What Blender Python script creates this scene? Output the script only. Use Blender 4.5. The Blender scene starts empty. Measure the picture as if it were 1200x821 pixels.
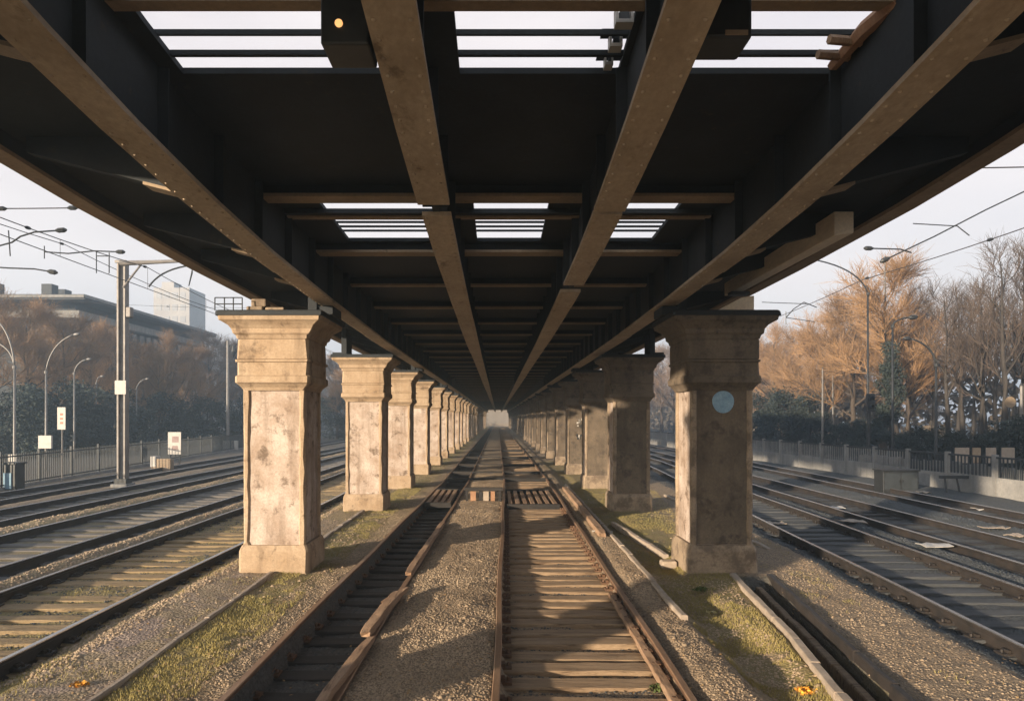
import bpy, math, random
import numpy as np
from mathutils import Vector, Matrix

random.seed(7)
RNG = np.random.default_rng(7)
sc = bpy.context.scene
COL = sc.collection
R = math.radians

# ---------------------------------------------------------------- camera
CAMZ = 2.5
F = 800.0
VX, VY = 583.0, 490.0
cam_d = bpy.data.cameras.new('camera')
cam = bpy.data.objects.new('camera', cam_d)
COL.objects.link(cam)
cam.location = (0, 0, CAMZ)
cam.rotation_euler = (R(90), 0, 0)
cam_d.sensor_width = 36.0
cam_d.lens = 24.0
cam_d.shift_x = 17 / 1200
cam_d.shift_y = 79.5 / 1200
cam_d.clip_start = 0.05
cam_d.clip_end = 3000
sc.camera = cam


def X_at(px, d):
    return (px - VX) * d / F


def Z_at(py, d):
    return CAMZ + (VY - py) * d / F


def on_ground(px, py):
    d = F * CAMZ / (py - VY)
    return X_at(px, d), d


# ---------------------------------------------------------------- materials
def new_mat(name):
    m = bpy.data.materials.new(name)
    m.use_nodes = True
    nt = m.node_tree
    for n in list(nt.nodes):
        nt.nodes.remove(n)
    out = nt.nodes.new('ShaderNodeOutputMaterial')
    b = nt.nodes.new('ShaderNodeBsdfPrincipled')
    nt.links.new(b.outputs[0], out.inputs[0])
    return m, nt, b


def N(nt, kind, **kw):
    n = nt.nodes.new(kind)
    for k, v in kw.items():
        setattr(n, k, v)
    return n


def noise(nt, vec, scale, detail=6, rough=0.6):
    n = N(nt, 'ShaderNodeTexNoise')
    n.inputs['Scale'].default_value = scale
    n.inputs['Detail'].default_value = detail
    n.inputs['Roughness'].default_value = rough
    nt.links.new(vec, n.inputs['Vector'])
    return n.outputs['Fac']


def ramp(nt, fac, a, b, ca=0.0, cb=1.0):
    n = N(nt, 'ShaderNodeMapRange')
    n.inputs['From Min'].default_value = a
    n.inputs['From Max'].default_value = b
    n.inputs['To Min'].default_value = ca
    n.inputs['To Max'].default_value = cb
    nt.links.new(fac, n.inputs['Value'])
    return n.outputs['Result']


def mixc(nt, fac, a, b):
    n = N(nt, 'ShaderNodeMix', data_type='RGBA')
    if isinstance(fac, (int, float)):
        n.inputs['Factor'].default_value = fac
    else:
        nt.links.new(fac, n.inputs['Factor'])
    for sock, v in ((n.inputs[6], a), (n.inputs[7], b)):
        if isinstance(v, tuple):
            sock.default_value = (*v[:3], 1)
        else:
            nt.links.new(v, sock)
    return n.outputs[2]


def mul(nt, a, b):
    n = N(nt, 'ShaderNodeMath', operation='MULTIPLY')
    for i, v in enumerate((a, b)):
        if isinstance(v, (int, float)):
            n.inputs[i].default_value = v
        else:
            nt.links.new(v, n.inputs[i])
    return n.outputs[0]


def position(nt, scale=(1, 1, 1)):
    g = N(nt, 'ShaderNodeNewGeometry')
    if scale == (1, 1, 1):
        return g.outputs['Position']
    m = N(nt, 'ShaderNodeMapping')
    m.inputs['Scale'].default_value = scale
    nt.links.new(g.outputs['Position'], m.inputs['Vector'])
    return m.outputs['Vector']


def bump(nt, bsdf, height, strength, dist):
    n = N(nt, 'ShaderNodeBump')
    n.inputs['Strength'].default_value = strength
    n.inputs['Distance'].default_value = dist
    nt.links.new(height, n.inputs['Height'])
    nt.links.new(n.outputs[0], bsdf.inputs['Normal'])


def weathered(name, c1, c2, c3=None, scale=3.0, fine=40.0, rough=0.85, bstr=0.4, bdist=0.01,
              stretch=(1, 1, 1), metallic=0.0, spot=0.62, streak=None):
    """two tones by large noise, a third in patches, fine grain, bump"""
    m, nt, b = new_mat(name)
    p = position(nt, stretch)
    big = noise(nt, p, scale, 8, 0.65)
    col = mixc(nt, ramp(nt, big, 0.35, 0.65), c1, c2)
    if c3:
        pt = noise(nt, p, scale * 2.3, 7, 0.7)
        col = mixc(nt, ramp(nt, pt, spot, spot + 0.12), col, c3)
    if streak:
        ps = position(nt, (streak[1], streak[1], streak[2]))
        st = noise(nt, ps, 1.0, 5, 0.6)
        col = mixc(nt, ramp(nt, st, 0.5, 0.75, 0, streak[3]), col, streak[0])
    fn = noise(nt, p, fine, 5, 0.7)
    dark = mixc(nt, ramp(nt, fn, 0.3, 0.7, 0.0, 0.45), col, tuple(x * 0.45 for x in c1))
    nt.links.new(dark, b.inputs['Base Color'])
    b.inputs['Roughness'].default_value = rough
    b.inputs['Metallic'].default_value = metallic
    add = N(nt, 'ShaderNodeMath', operation='ADD')
    nt.links.new(big, add.inputs[0])
    nt.links.new(mul(nt, fn, 0.5), add.inputs[1])
    bump(nt, b, add.outputs[0], bstr, bdist)
    return m


def plain(name, c, rough=0.6, metallic=0.0, var=0.25, scale=6.0):
    m, nt, b = new_mat(name)
    p = position(nt)
    f = noise(nt, p, scale, 6, 0.65)
    col = mixc(nt, ramp(nt, f, 0.3, 0.7), tuple(x * (1 - var) for x in c), tuple(min(1, x * (1 + var)) for x in c))
    nt.links.new(col, b.inputs['Base Color'])
    b.inputs['Roughness'].default_value = rough
    b.inputs['Metallic'].default_value = metallic
    return m


def leafy(name, c1, c2):
    m, nt, b = new_mat(name)
    p = position(nt)
    f = noise(nt, p, 0.9, 5, 0.6)
    o = N(nt, 'ShaderNodeObjectInfo')
    col = mixc(nt, ramp(nt, f, 0.3, 0.7), c1, c2)
    h = N(nt, 'ShaderNodeHueSaturation')
    nt.links.new(ramp(nt, o.outputs['Random'], 0, 1, 0.75, 1.25), h.inputs['Value'])
    nt.links.new(col, h.inputs['Color'])
    nt.links.new(h.outputs[0], b.inputs['Base Color'])
    b.inputs['Roughness'].default_value = 0.8
    return m


M = {}
M['stone'] = weathered('warm_stone', (0.32, 0.225, 0.14), (0.46, 0.355, 0.25), (0.14, 0.095, 0.06), scale=1.5, fine=30,
                       bstr=0.8, bdist=0.014, spot=0.55, streak=((0.13, 0.085, 0.05), 4.0, 0.5, 0.75))
M['panel'] = weathered('pale_render', (0.33, 0.245, 0.185), (0.58, 0.50, 0.445), (0.13, 0.092, 0.066), scale=1.9, fine=26,
                       bstr=0.8, bdist=0.014, spot=0.54, streak=((0.15, 0.10, 0.065), 4.5, 0.45, 0.8))
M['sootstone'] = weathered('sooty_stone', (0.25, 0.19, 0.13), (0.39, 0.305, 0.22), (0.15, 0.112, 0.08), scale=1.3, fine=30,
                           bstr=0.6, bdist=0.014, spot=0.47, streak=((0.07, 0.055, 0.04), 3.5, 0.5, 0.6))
M['shaderender'] = weathered('shade_render', (0.10, 0.078, 0.056), (0.19, 0.148, 0.105), (0.065, 0.05, 0.038), scale=1.6, fine=30,
                           bstr=0.7, bdist=0.014, spot=0.52, streak=((0.05, 0.04, 0.03), 3.5, 0.5, 0.6))  # tone darkened to carry shade on the right pillars' fronts and capitals
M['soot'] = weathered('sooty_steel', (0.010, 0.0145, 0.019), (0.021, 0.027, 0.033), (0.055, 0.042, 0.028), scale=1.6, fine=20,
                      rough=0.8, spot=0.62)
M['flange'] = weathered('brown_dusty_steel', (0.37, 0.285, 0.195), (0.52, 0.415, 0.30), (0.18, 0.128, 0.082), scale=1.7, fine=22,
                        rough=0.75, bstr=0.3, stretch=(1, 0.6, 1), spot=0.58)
M['crossbeam'] = weathered('dusty_crossbeam', (0.27, 0.20, 0.13), (0.37, 0.28, 0.19), (0.06, 0.04, 0.025), scale=2.0, fine=22)
M['fascia'] = weathered('tan_fascia', (0.28, 0.20, 0.13), (0.38, 0.28, 0.19), (0.10, 0.06, 0.035), scale=1.5, fine=20)
M['litbeam'] = weathered('sunlit_tone', (0.80, 0.66, 0.50), (0.88, 0.75, 0.58), (0.7, 0.54, 0.38), scale=2, fine=30, stretch=(1, 0.2, 1), bstr=0.2)  # pale tone puts sunlight into the colour of beam and wedge
M['rust'] = weathered('rusty_rail', (0.10, 0.055, 0.032), (0.19, 0.105, 0.06), (0.05, 0.03, 0.02), scale=4, fine=50, rough=0.7, metallic=0.2)
M['rusttop'] = weathered('rusty_rail_head', (0.26, 0.155, 0.095), (0.36, 0.24, 0.155), (0.14, 0.08, 0.05), scale=5, fine=50, rough=0.5, metallic=0.4,
                         stretch=(1, 0.15, 1))
M['railside'] = weathered('dark_rail', (0.022, 0.020, 0.020), (0.05, 0.04, 0.035), (0.08, 0.05, 0.03), scale=4, fine=50, rough=0.7, metallic=0.2)
M['railtop'] = weathered('worn_rail_head', (0.36, 0.35, 0.34), (0.5, 0.49, 0.48), (0.2, 0.16, 0.13), scale=5, fine=50, rough=0.26, metallic=0.85,
                         stretch=(1, 0.1, 1), bstr=0.1)
M['plank'] = weathered('brown_sleeper', (0.23, 0.155, 0.092), (0.36, 0.26, 0.165), (0.09, 0.055, 0.03), scale=6, fine=60, bstr=1.0, bdist=0.02,
                       stretch=(0.16, 2.2, 1), spot=0.53)
M['oily'] = weathered('oily_sleeper', (0.016, 0.015, 0.015), (0.036, 0.031, 0.028), (0.08, 0.06, 0.04), scale=4, fine=60, bstr=0.8, bdist=0.02,
                      stretch=(0.25, 1.6, 1), spot=0.66)
M['mossy'] = weathered('mossy_sleeper', (0.25, 0.18, 0.095), (0.34, 0.25, 0.14), (0.10, 0.07, 0.035), scale=5, fine=50, bstr=1.0, bdist=0.03,
                       stretch=(0.25, 1.8, 1), spot=0.52)
M['greysleeper'] = weathered('grey_sleeper', (0.10, 0.095, 0.09), (0.17, 0.155, 0.14), (0.05, 0.045, 0.04), scale=4, fine=60, bstr=0.8, bdist=0.02,
                             stretch=(0.25, 1.6, 1))
M['bluesleeper'] = weathered('blue_grey_sleeper', (0.045, 0.05, 0.054), (0.085, 0.09, 0.095), (0.025, 0.027, 0.03), scale=4, fine=60, bstr=0.8, bdist=0.02,
                             stretch=(0.25, 1.6, 1))
M['oldtimber'] = weathered('old_timber', (0.26, 0.16, 0.095), (0.42, 0.28, 0.18), (0.12, 0.07, 0.04), scale=6, fine=70, bstr=0.9, bdist=0.02,
                           stretch=(1.5, 0.2, 1.5), spot=0.55)
M['redboard'] = weathered('red_brown_board', (0.30, 0.16, 0.09), (0.42, 0.25, 0.15), (0.10, 0.06, 0.04), scale=4, fine=50, bstr=0.6)
M['kerb'] = weathered('pale_kerb', (0.32, 0.26, 0.205), (0.44, 0.37, 0.30), (0.18, 0.14, 0.10), scale=5, fine=40, bstr=0.7)
M['pebble'] = leafy('ballast_stone', (0.20, 0.147, 0.096), (0.38, 0.288, 0.195))
M['darkpebble'] = leafy('dark_ballast_stone', (0.03, 0.037, 0.043), (0.085, 0.092, 0.096))  # on the right side this dark blue tone carries shade
M['grass'] = leafy('dry_moss_grass', (0.20, 0.175, 0.05), (0.33, 0.265, 0.10))
M['weed'] = leafy('green_weed', (0.05, 0.08, 0.02), (0.10, 0.12, 0.03))
M['mast'] = weathered('grey_mast', (0.16, 0.15, 0.145), (0.26, 0.245, 0.23), (0.12, 0.08, 0.05), scale=3, fine=30, metallic=0.2, rough=0.55)
M['darkmetal'] = plain('dark_metal', (0.035, 0.038, 0.04), 0.5, 0.4)
M['wire'] = plain('wire_metal', (0.06, 0.055, 0.055), 0.6, 0.3)
M['lamp'] = plain('lamp_grey', (0.17, 0.165, 0.16), 0.5, 0.3)
M['white'] = plain('dirty_white', (0.42, 0.405, 0.38), 0.6, 0, 0.12)
M['signmark'] = plain('sign_grey_mark', (0.25, 0.18, 0.17), 0.7)
M['redmark'] = plain('faded_red', (0.42, 0.16, 0.11), 0.7)
M['blue'] = weathered('faded_blue_paint', (0.20, 0.34, 0.46), (0.30, 0.45, 0.56), (0.16, 0.22, 0.27), scale=9, fine=40, bstr=0.1, spot=0.6)
M['fence'] = plain('fence_steel', (0.032, 0.038, 0.042), 0.6, 0.2)
M['concrete'] = weathered('grey_concrete', (0.20, 0.20, 0.195), (0.32, 0.315, 0.30), (0.12, 0.115, 0.11), scale=1.2, fine=20, streak=((0.10, 0.10, 0.10), 4.0, 0.5, 0.6))
M['roof'] = weathered('dark_roof', (0.035, 0.04, 0.045), (0.065, 0.07, 0.075), None, scale=0.3, fine=6)
M['facade'] = weathered('dark_facade', (0.03, 0.036, 0.04), (0.05, 0.055, 0.06), None, scale=0.3, fine=5)
M['tower'] = weathered('pale_tower', (0.30, 0.29, 0.285), (0.38, 0.37, 0.36), None, scale=0.2, fine=3)
M['endwall'] = weathered('cream_render', (0.30, 0.27, 0.24), (0.38, 0.34, 0.30), (0.22, 0.19, 0.16), scale=0.4, fine=6)
M['towerglass'] = plain('grey_window', (0.20, 0.21, 0.23), 0.3)
M['glass'] = plain('dark_glass', (0.03, 0.035, 0.04), 0.15)
M['yellowleaf'] = leafy('yellow_leaf', (0.62, 0.28, 0.03), (0.75, 0.42, 0.06))
M['paleyellow'] = plain('pale_paper', (0.62, 0.55, 0.30), 0.8)
M['deadleaf'] = leafy('dead_leaf', (0.22, 0.13, 0.055), (0.42, 0.28, 0.13))
M['bark'] = weathered('dark_bark', (0.03, 0.026, 0.023), (0.055, 0.046, 0.038), None, scale=3, fine=20, stretch=(1, 1, 0.3), bstr=0.8)
M['tanbark'] = weathered('tan_bark', (0.055, 0.042, 0.031), (0.09, 0.068, 0.05), None, scale=3, fine=20, stretch=(1, 1, 0.3), bstr=0.8)
M['twig_tan'] = leafy('tan_twigs', (0.20, 0.118, 0.056), (0.30, 0.185, 0.095))
M['twig_grey'] = leafy('grey_twigs', (0.17, 0.12, 0.085), (0.25, 0.18, 0.13))
M['twig_dark'] = leafy('dark_twigs', (0.055, 0.042, 0.034), (0.11, 0.08, 0.06))
M['evergreen'] = leafy('evergreen_leaf', (0.014, 0.024, 0.023), (0.030, 0.042, 0.034))
M['farwood'] = leafy('far_wood', (0.07, 0.065, 0.055), (0.14, 0.11, 0.08))
mm, nt_, b_ = new_mat('orange_lamp_glow')
b_.inputs['Base Color'].default_value = (0.9, 0.45, 0.15, 1)
b_.inputs['Emission Color'].default_value = (1.0, 0.50, 0.18, 1)
b_.inputs['Emission Strength'].default_value = 0.5
M['glow'] = mm


# ---------------------------------------------------------------- mesh builder
class MB:
    def __init__(self):
        self.v, self.f, self.mi = [], [], []

    def add(self, vs, fs, mi=0):
        o = len(self.v)
        self.v.extend([tuple(p) for p in vs])
        for f in fs:
            self.f.append(tuple(i + o for i in f))
            self.mi.append(mi)

    def box(self, x0, x1, y0, y1, z0, z1, mi=0):
        self.add([(x0, y0, z0), (x1, y0, z0), (x1, y1, z0), (x0, y1, z0), (x0, y0, z1), (x1, y0, z1), (x1, y1, z1), (x0, y1, z1)],
                 [(3, 2, 1, 0), (4, 5, 6, 7), (0, 1, 5, 4), (1, 2, 6, 5), (2, 3, 7, 6), (3, 0, 4, 7)], mi)

    def tube(self, pts, rads, n=8, cap=True):
        pts = [Vector(p) for p in pts]
        if not isinstance(rads, (list, tuple)):
            rads = [rads] * len(pts)
        vs, fs = [], []
        for i, p in enumerate(pts):
            t = (pts[min(i + 1, len(pts) - 1)] - pts[max(i - 1, 0)])
            t = t.normalized() if t.length > 1e-9 else Vector((0, 0, 1))
            u = t.cross(Vector((0, 0, 1)))
            if u.length < 1e-3:
                u = t.cross(Vector((1, 0, 0)))
            u.normalize()
            w = t.cross(u)
            for k in range(n):
                a = 2 * math.pi * k / n
                vs.append(p + rads[i] * (math.cos(a) * u + math.sin(a) * w))
        for i in range(len(pts) - 1):
            for k in range(n):
                k2 = (k + 1) % n
                fs.append((i * n + k, i * n + k2, (i + 1) * n + k2, (i + 1) * n + k))
        if cap:
            fs.append(tuple(range(n))[::-1])
            fs.append(tuple((len(pts) - 1) * n + k for k in range(n)))
        self.add(vs, fs)

    def sweep(self, prof, pts, mis=None, closed=True):
        """profile (x,z) list swept along pts (x,y,z), kept upright and facing along the path's xy direction"""
        pts = [Vector(p) for p in pts]
        n = len(prof)
        vs = []
        for i, p in enumerate(pts):
            t = pts[min(i + 1, len(pts) - 1)] - pts[max(i - 1, 0)]
            t.z = 0
            t.normalize()
            s = Vector((t.y, -t.x, 0))
            for (a, z) in prof:
                vs.append(p + s * a + Vector((0, 0, z)))
        o = len(self.v)
        self.v.extend([tuple(v) for v in vs])
        for i in range(len(pts) - 1):
            for k in range(n if closed else n - 1):
                k2 = (k + 1) % n
                self.f.append((o + i * n + k, o + i * n + k2, o + (i + 1) * n + k2, o + (i + 1) * n + k))
                self.mi.append(mis[k] if mis else 0)
        if closed:
            self.f.append(tuple(o + k for k in range(n))[::-1]); self.mi.append(0)
            self.f.append(tuple(o + (len(pts) - 1) * n + k for k in range(n))); self.mi.append(0)

    def rings(self, prof, cham=0.03):
        """square rings with small chamfer: prof = [(z, hx, hy)]"""
        vs, fs = [], []
        full = [prof[0]]
        for a, b in zip(prof[:-1], prof[1:]):
            n_ = max(1, int((b[0] - a[0]) / 0.22))
            for q in range(1, n_ + 1):
                full.append(tuple(a[j] + (b[j] - a[j]) * q / n_ for j in range(3)))
        prof = full
        for z, hx, hy in prof:
            hx, hy = hx + random.uniform(-.005, .003), hy + random.uniform(-.005, .003)
            c = cham * random.uniform(.5, 1.7)
            for (sx, sy, first) in ((1, 1, 0), (-1, 1, 1), (-1, -1, 0), (1, -1, 1)):
                a = (sx * hx, sy * (hy - c), z)
                b = (sx * (hx - c), sy * hy, z)
                vs += [a, b] if first == 0 else [b, a]
        n = 8
        for i in range(len(prof) - 1):
            for k in range(n):
                k2 = (k + 1) % n
                fs.append((i * n + k, i * n + k2, (i + 1) * n + k2, (i + 1) * n + k))
        fs.append(tuple(range(n))[::-1])
        fs.append(tuple((len(prof) - 1) * n + k for k in range(n)))
        self.add(vs, fs)

    def build(self, name, mats, parent=None, local=False, smooth=False, bevel=0.0):
        me = bpy.data.meshes.new(name)
        v = self.v
        if parent is not None and not local:
            l = WLOC.get(parent.name, Vector((0, 0, 0)))
            v = [(p[0] - l[0], p[1] - l[1], p[2] - l[2]) for p in v]
        me.from_pydata(v, [], self.f)
        if not isinstance(mats, (list, tuple)):
            mats = [mats]
        for m in mats:
            me.materials.append(m)
        if len(mats) > 1:
            me.polygons.foreach_set('material_index', self.mi)
        if smooth:
            me.polygons.foreach_set('use_smooth', [True] * len(me.polygons))
        me.update()
        o = bpy.data.objects.new(name, me)
        COL.objects.link(o)
        if parent is not None:
            o.parent = parent
            WLOC[o.name] = WLOC.get(parent.name, Vector((0, 0, 0)))
        if bevel:
            b = o.modifiers.new('bevel', 'BEVEL')
            b.width = bevel
            b.segments = 2
            b.limit_method = 'ANGLE'
        return o


WLOC = {}


def np_mesh(name, verts, faces, mat, parent=None):
    """verts (n,3), faces (m,k) numpy"""
    me = bpy.data.meshes.new(name)
    k = faces.shape[1]
    me.vertices.add(len(verts))
    me.vertices.foreach_set('co', verts.astype(np.float32).ravel())
    me.loops.add(faces.size)
    me.loops.foreach_set('vertex_index', faces.astype(np.int32).ravel())
    me.polygons.add(len(faces))
    me.polygons.foreach_set('loop_start', np.arange(0, faces.size, k, dtype=np.int32))
    me.polygons.foreach_set('loop_total', np.full(len(faces), k, dtype=np.int32))
    me.materials.append(mat)
    me.update(calc_edges=True)
    me.validate()
    o = bpy.data.objects.new(name, me)
    COL.objects.link(o)
    if parent is not None:
        o.parent = parent
    return o


def thing(name, label, cat, loc=(0, 0, 0), group=None):
    o = bpy.data.objects.new(name, None)
    o.empty_display_size = 0.2
    COL.objects.link(o)
    o.location = loc
    WLOC[o.name] = Vector(loc)
    o['label'] = label
    o['category'] = cat
    if group:
        o['group'] = group
    return o


def tag(o, label, cat, group=None):
    o['label'] = label
    o['category'] = cat
    if group:
        o['group'] = group
    return o


def kind(o, k):
    o['kind'] = k
    return o


def copy_tree(o, parent=None):
    c = o.copy()
    COL.objects.link(c)
    if parent is not None:
        c.parent = parent
    for ch in list(o.children):
        copy_tree(ch, c)
    return c


# ---------------------------------------------------------------- layout of the tracks
def drift(y):
    return 0.014 * (np.clip(y, 3.0, 26.0) - 6.0)


def seg(pts):
    ys = [p[0] for p in pts]
    xs = [p[1] for p in pts]
    return lambda y: np.interp(y, ys, xs)


TRACKS = {   # name: (left rail X(y), right rail X(y))
    'cl': (lambda y: -2.40 + drift(y), lambda y: -1.42 + drift(y)),
    'cr': (lambda y: -0.02 + drift(y), lambda y: 1.68 + drift(y)),
    'la': (lambda y: -6.98 + 0 * y, lambda y: -5.02 + 0 * y),
    'lb': (lambda y: -10.25 + 0 * y, lambda y: -8.15 + 0 * y),
    'lc': (lambda y: -13.2 + 0 * y, lambda y: -11.75 + 0 * y),
    'ld': (lambda y: -16.2 - 0.03 * (y - 20), lambda y: -14.75 - 0.03 * (y - 20)),
    'ra': (lambda y: 5.05 + 0.079 * y * (y < 40) + 0.079 * 40 * (y >= 40), lambda y: 6.95 + 0.06 * np.minimum(y, 40)),
    'rb': (lambda y: 8.3 + 0.045 * np.minimum(y, 50), lambda y: 9.9 + 0.035 * np.minimum(y, 50)),
    'rc': (lambda y: 11.6 + 0.04 * np.minimum(y, 50), lambda y: 13.0 + 0.03 * np.minimum(y, 50)),
}
CH1 = lambda y: 3.05 + 0.14 * (y - 6.06)     # channel between pale kerb and dark edge
CH2 = lambda y: CH1(y) + 0.58


def sm(a, b, x):
    t = np.clip((x - a) / (b - a), 0, 1)
    return t * t * (3 - 2 * t)


def band(x, a, b, e=0.06):
    return sm(a - e, a + e, x) * (1 - sm(b - e, b + e, x))


def vnoise(x, y, s, seed=0):
    """cheap smooth value noise"""
    x = x * s + seed * 17.3
    y = y * s + seed * 5.7
    xi, yi = np.floor(x), np.floor(y)
    fx, fy = x - xi, y - yi
    fx, fy = fx * fx * (3 - 2 * fx), fy * fy * (3 - 2 * fy)

    def hsh(a, b):
        v = np.sin(a * 127.1 + b * 311.7 + seed * 74.7) * 43758.5453
        return v - np.floor(v)
    return (hsh(xi, yi) * (1 - fx) * (1 - fy) + hsh(xi + 1, yi) * fx * (1 - fy) + hsh(xi, yi + 1) * (1 - fx) * fy + hsh(xi + 1, yi + 1) * fx * fy)


def height(x, y):
    xd = x - drift(y)
    h = 0.05 * (vnoise(x, y, 0.5, 1) - 0.5) + 0.035 * (vnoise(x, y, 2.1, 2) - 0.5) + 0.018 * (vnoise(x, y, 7.0, 3) - 0.5)
    h = h + 0.02
    h = h - 0.20 * band(xd, -2.33, -1.45, 0.05)
    h = h - 0.105 * band(xd, 0.03, 1.64, 0.05)
    h = h + 0.02 * band(xd, -1.2, -0.2, 0.2)
    h = h + 0.05 * band(xd, 1.85, 2.3, 0.1)
    h = h - 0.07 * band(x, 2.45 + 0 * y, 3.0 + 0 * y, 0.12) * (y < 30)
    ch = band(x, CH1(y) + 0.05, CH2(y) - 0.05, 0.05) * (1 - sm(10.4, 10.9, y))
    h = h - 0.22 * ch
    for k in ('la', 'lb', 'lc', 'ld', 'ra', 'rb', 'rc'):
        l, r = TRACKS[k]
        h = h - 0.13 * band(x, l(y) - 0.35, r(y) + 0.35, 0.3)
    return h


def Hdeck(y):
    return np.interp(y, [-60, 0, 2, 3.0, 3.8, 5.0, 6.3, 8, 11, 16, 200], [2.9, 2.75, 2.56, 2.41, 2.28, 2.13, 2.01, 1.92, 1.85, 1.80, 1.80])


def gz(y):
    return CAMZ + float(Hdeck(y))


# ---------------------------------------------------------------- ground
def make_ground():
    xs = np.concatenate([[-400, -230, -140, -80], np.arange(-45, -18, 1.0), np.arange(-18, -4.6, 0.14), np.arange(-4.6, 5.4, 0.045),
                         np.arange(5.4, 17, 0.14), np.arange(17, 46, 1.0), [80, 140, 230, 400]])
    ys = [-56.0, -30.0, -10.0, 0.0, 2.0, 4.0]
    y = 4.6
    while y < 160:
        ys.append(y)
        y += max(0.05, y * 0.0085)
    ys += [180, 220, 300, 420]
    ys = np.array(ys)
    Xg, Yg = np.meshgrid(xs, ys)
    H = height(Xg, Yg)
    far = (np.abs(Xg) > 46) | (Yg > 160)
    H = np.where(far, 0, H)
    nx, ny = len(xs), len(ys)
    verts = np.stack([Xg.ravel(), Yg.ravel(), H.ravel()], 1)
    idx = np.arange(nx * ny).reshape(ny, nx)
    faces = np.stack([idx[:-1, :-1].ravel(), idx[:-1, 1:].ravel(), idx[1:, 1:].ravel(), idx[1:, :-1].ravel()], 1)
    # material zones
    x, y = Xg, Yg
    xd = x - drift(y)
    moss = 0.9 * band(x, -3.5, -2.75, 0.25) + 0.9 * band(x, 2.5, 3.3 + 0.04 * y, 0.3) * (y < 40) + 0.8 * band(x, -7.2, -4.6, 0.25) + 0.5 * band(x, -13.5, -7.4, 0.4) + 0.4 * band(x, -4.9, -3.5, 0.3) * (vnoise(x, y, 0.6, 9) > 0.45)
    moss += 0.5 * band(x, -3.5, -2.45, 0.2) * (y > 13)
    dark = sm(4.55, 5.2, x - 0.055 * y + 0.35 * (vnoise(x, y, 0.8, 4) - 0.5)) * 1.0  # right ballast darkened to carry the viaduct's shade in its colour
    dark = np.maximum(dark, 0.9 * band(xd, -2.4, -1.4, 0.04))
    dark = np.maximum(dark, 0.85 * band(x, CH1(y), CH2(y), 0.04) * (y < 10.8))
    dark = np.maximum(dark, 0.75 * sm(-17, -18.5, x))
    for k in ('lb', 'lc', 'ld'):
        l, r = TRACKS[k]
        dark = np.maximum(dark, 0.35 * band(x, l(y) - 0.1, r(y) + 0.1, 0.2))
    path = band(x, -4.5, -3.6, 0.1) * (y < 12)
    o = np_mesh('ground', verts, faces, M_ground)
    me = o.data
    me.polygons.foreach_set('use_smooth', [True] * len(me.polygons))
    at = me.color_attributes.new('zones', 'FLOAT_COLOR', 'POINT')
    rgba = np.stack([np.clip(moss, 0, 1).ravel(), np.clip(dark, 0, 1).ravel(), np.clip(path, 0, 1).ravel(), np.ones(nx * ny)], 1).astype(np.float32)
    at.data.foreach_set('color', rgba.ravel())
    kind(o, 'structure')
    return o


def ground_material():
    m, nt, b = new_mat('ballast_ground')
    p = position(nt)
    att = N(nt, 'ShaderNodeAttribute')
    att.attribute_name = 'zones'
    sep = N(nt, 'ShaderNodeSeparateColor')
    nt.links.new(att.outputs['Color'], sep.inputs[0])
    vor = N(nt, 'ShaderNodeTexVoronoi')
    vor.inputs['Scale'].default_value = 30
    nt.links.new(p, vor.inputs['Vector'])
    vs = N(nt, 'ShaderNodeSeparateColor')
    nt.links.new(vor.outputs['Color'], vs.inputs[0])
    big = noise(nt, p, 0.7, 8, 0.65)
    fine = noise(nt, p, 60, 5, 0.7)
    g = mixc(nt, vs.outputs[0], (0.17, 0.125, 0.082), (0.37, 0.28, 0.185))
    g = mixc(nt, ramp(nt, big, 0.38, 0.68, 0, 0.6), g, (0.22, 0.17, 0.115))
    pth = mixc(nt, ramp(nt, noise(nt, p, 5, 7, 0.7), 0.35, 0.65), (0.24, 0.185, 0.155), (0.33, 0.26, 0.22))
    g = mixc(nt, sep.outputs[2], g, pth)
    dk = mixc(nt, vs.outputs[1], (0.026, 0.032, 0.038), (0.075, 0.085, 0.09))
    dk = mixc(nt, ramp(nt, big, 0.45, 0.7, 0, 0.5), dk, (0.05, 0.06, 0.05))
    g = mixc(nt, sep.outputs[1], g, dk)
    mn = noise(nt, p, 2.6, 9, 0.75)
    mf = ramp(nt, mn, 0.36, 0.52)
    moss = mixc(nt, noise(nt, p, 14, 6, 0.7), (0.15, 0.13, 0.035), (0.30, 0.24, 0.085))
    g = mixc(nt, mul(nt, mf, sep.outputs[0]), g, moss)
    g = mixc(nt, ramp(nt, fine, 0.35, 0.65, 0, 0.35), g, (0.05, 0.04, 0.03))
    nt.links.new(g, b.inputs['Base Color'])
    b.inputs['Roughness'].default_value = 0.95
    ad = N(nt, 'ShaderNodeMath', operation='SUBTRACT')
    nt.links.new(mul(nt, fine, 0.6), ad.inputs[0])
    nt.links.new(vor.outputs['Distance'], ad.inputs[1])
    bump(nt, b, ad.outputs[0], 0.8, 0.02)
    return m


M_ground = ground_material()
make_ground()


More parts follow.
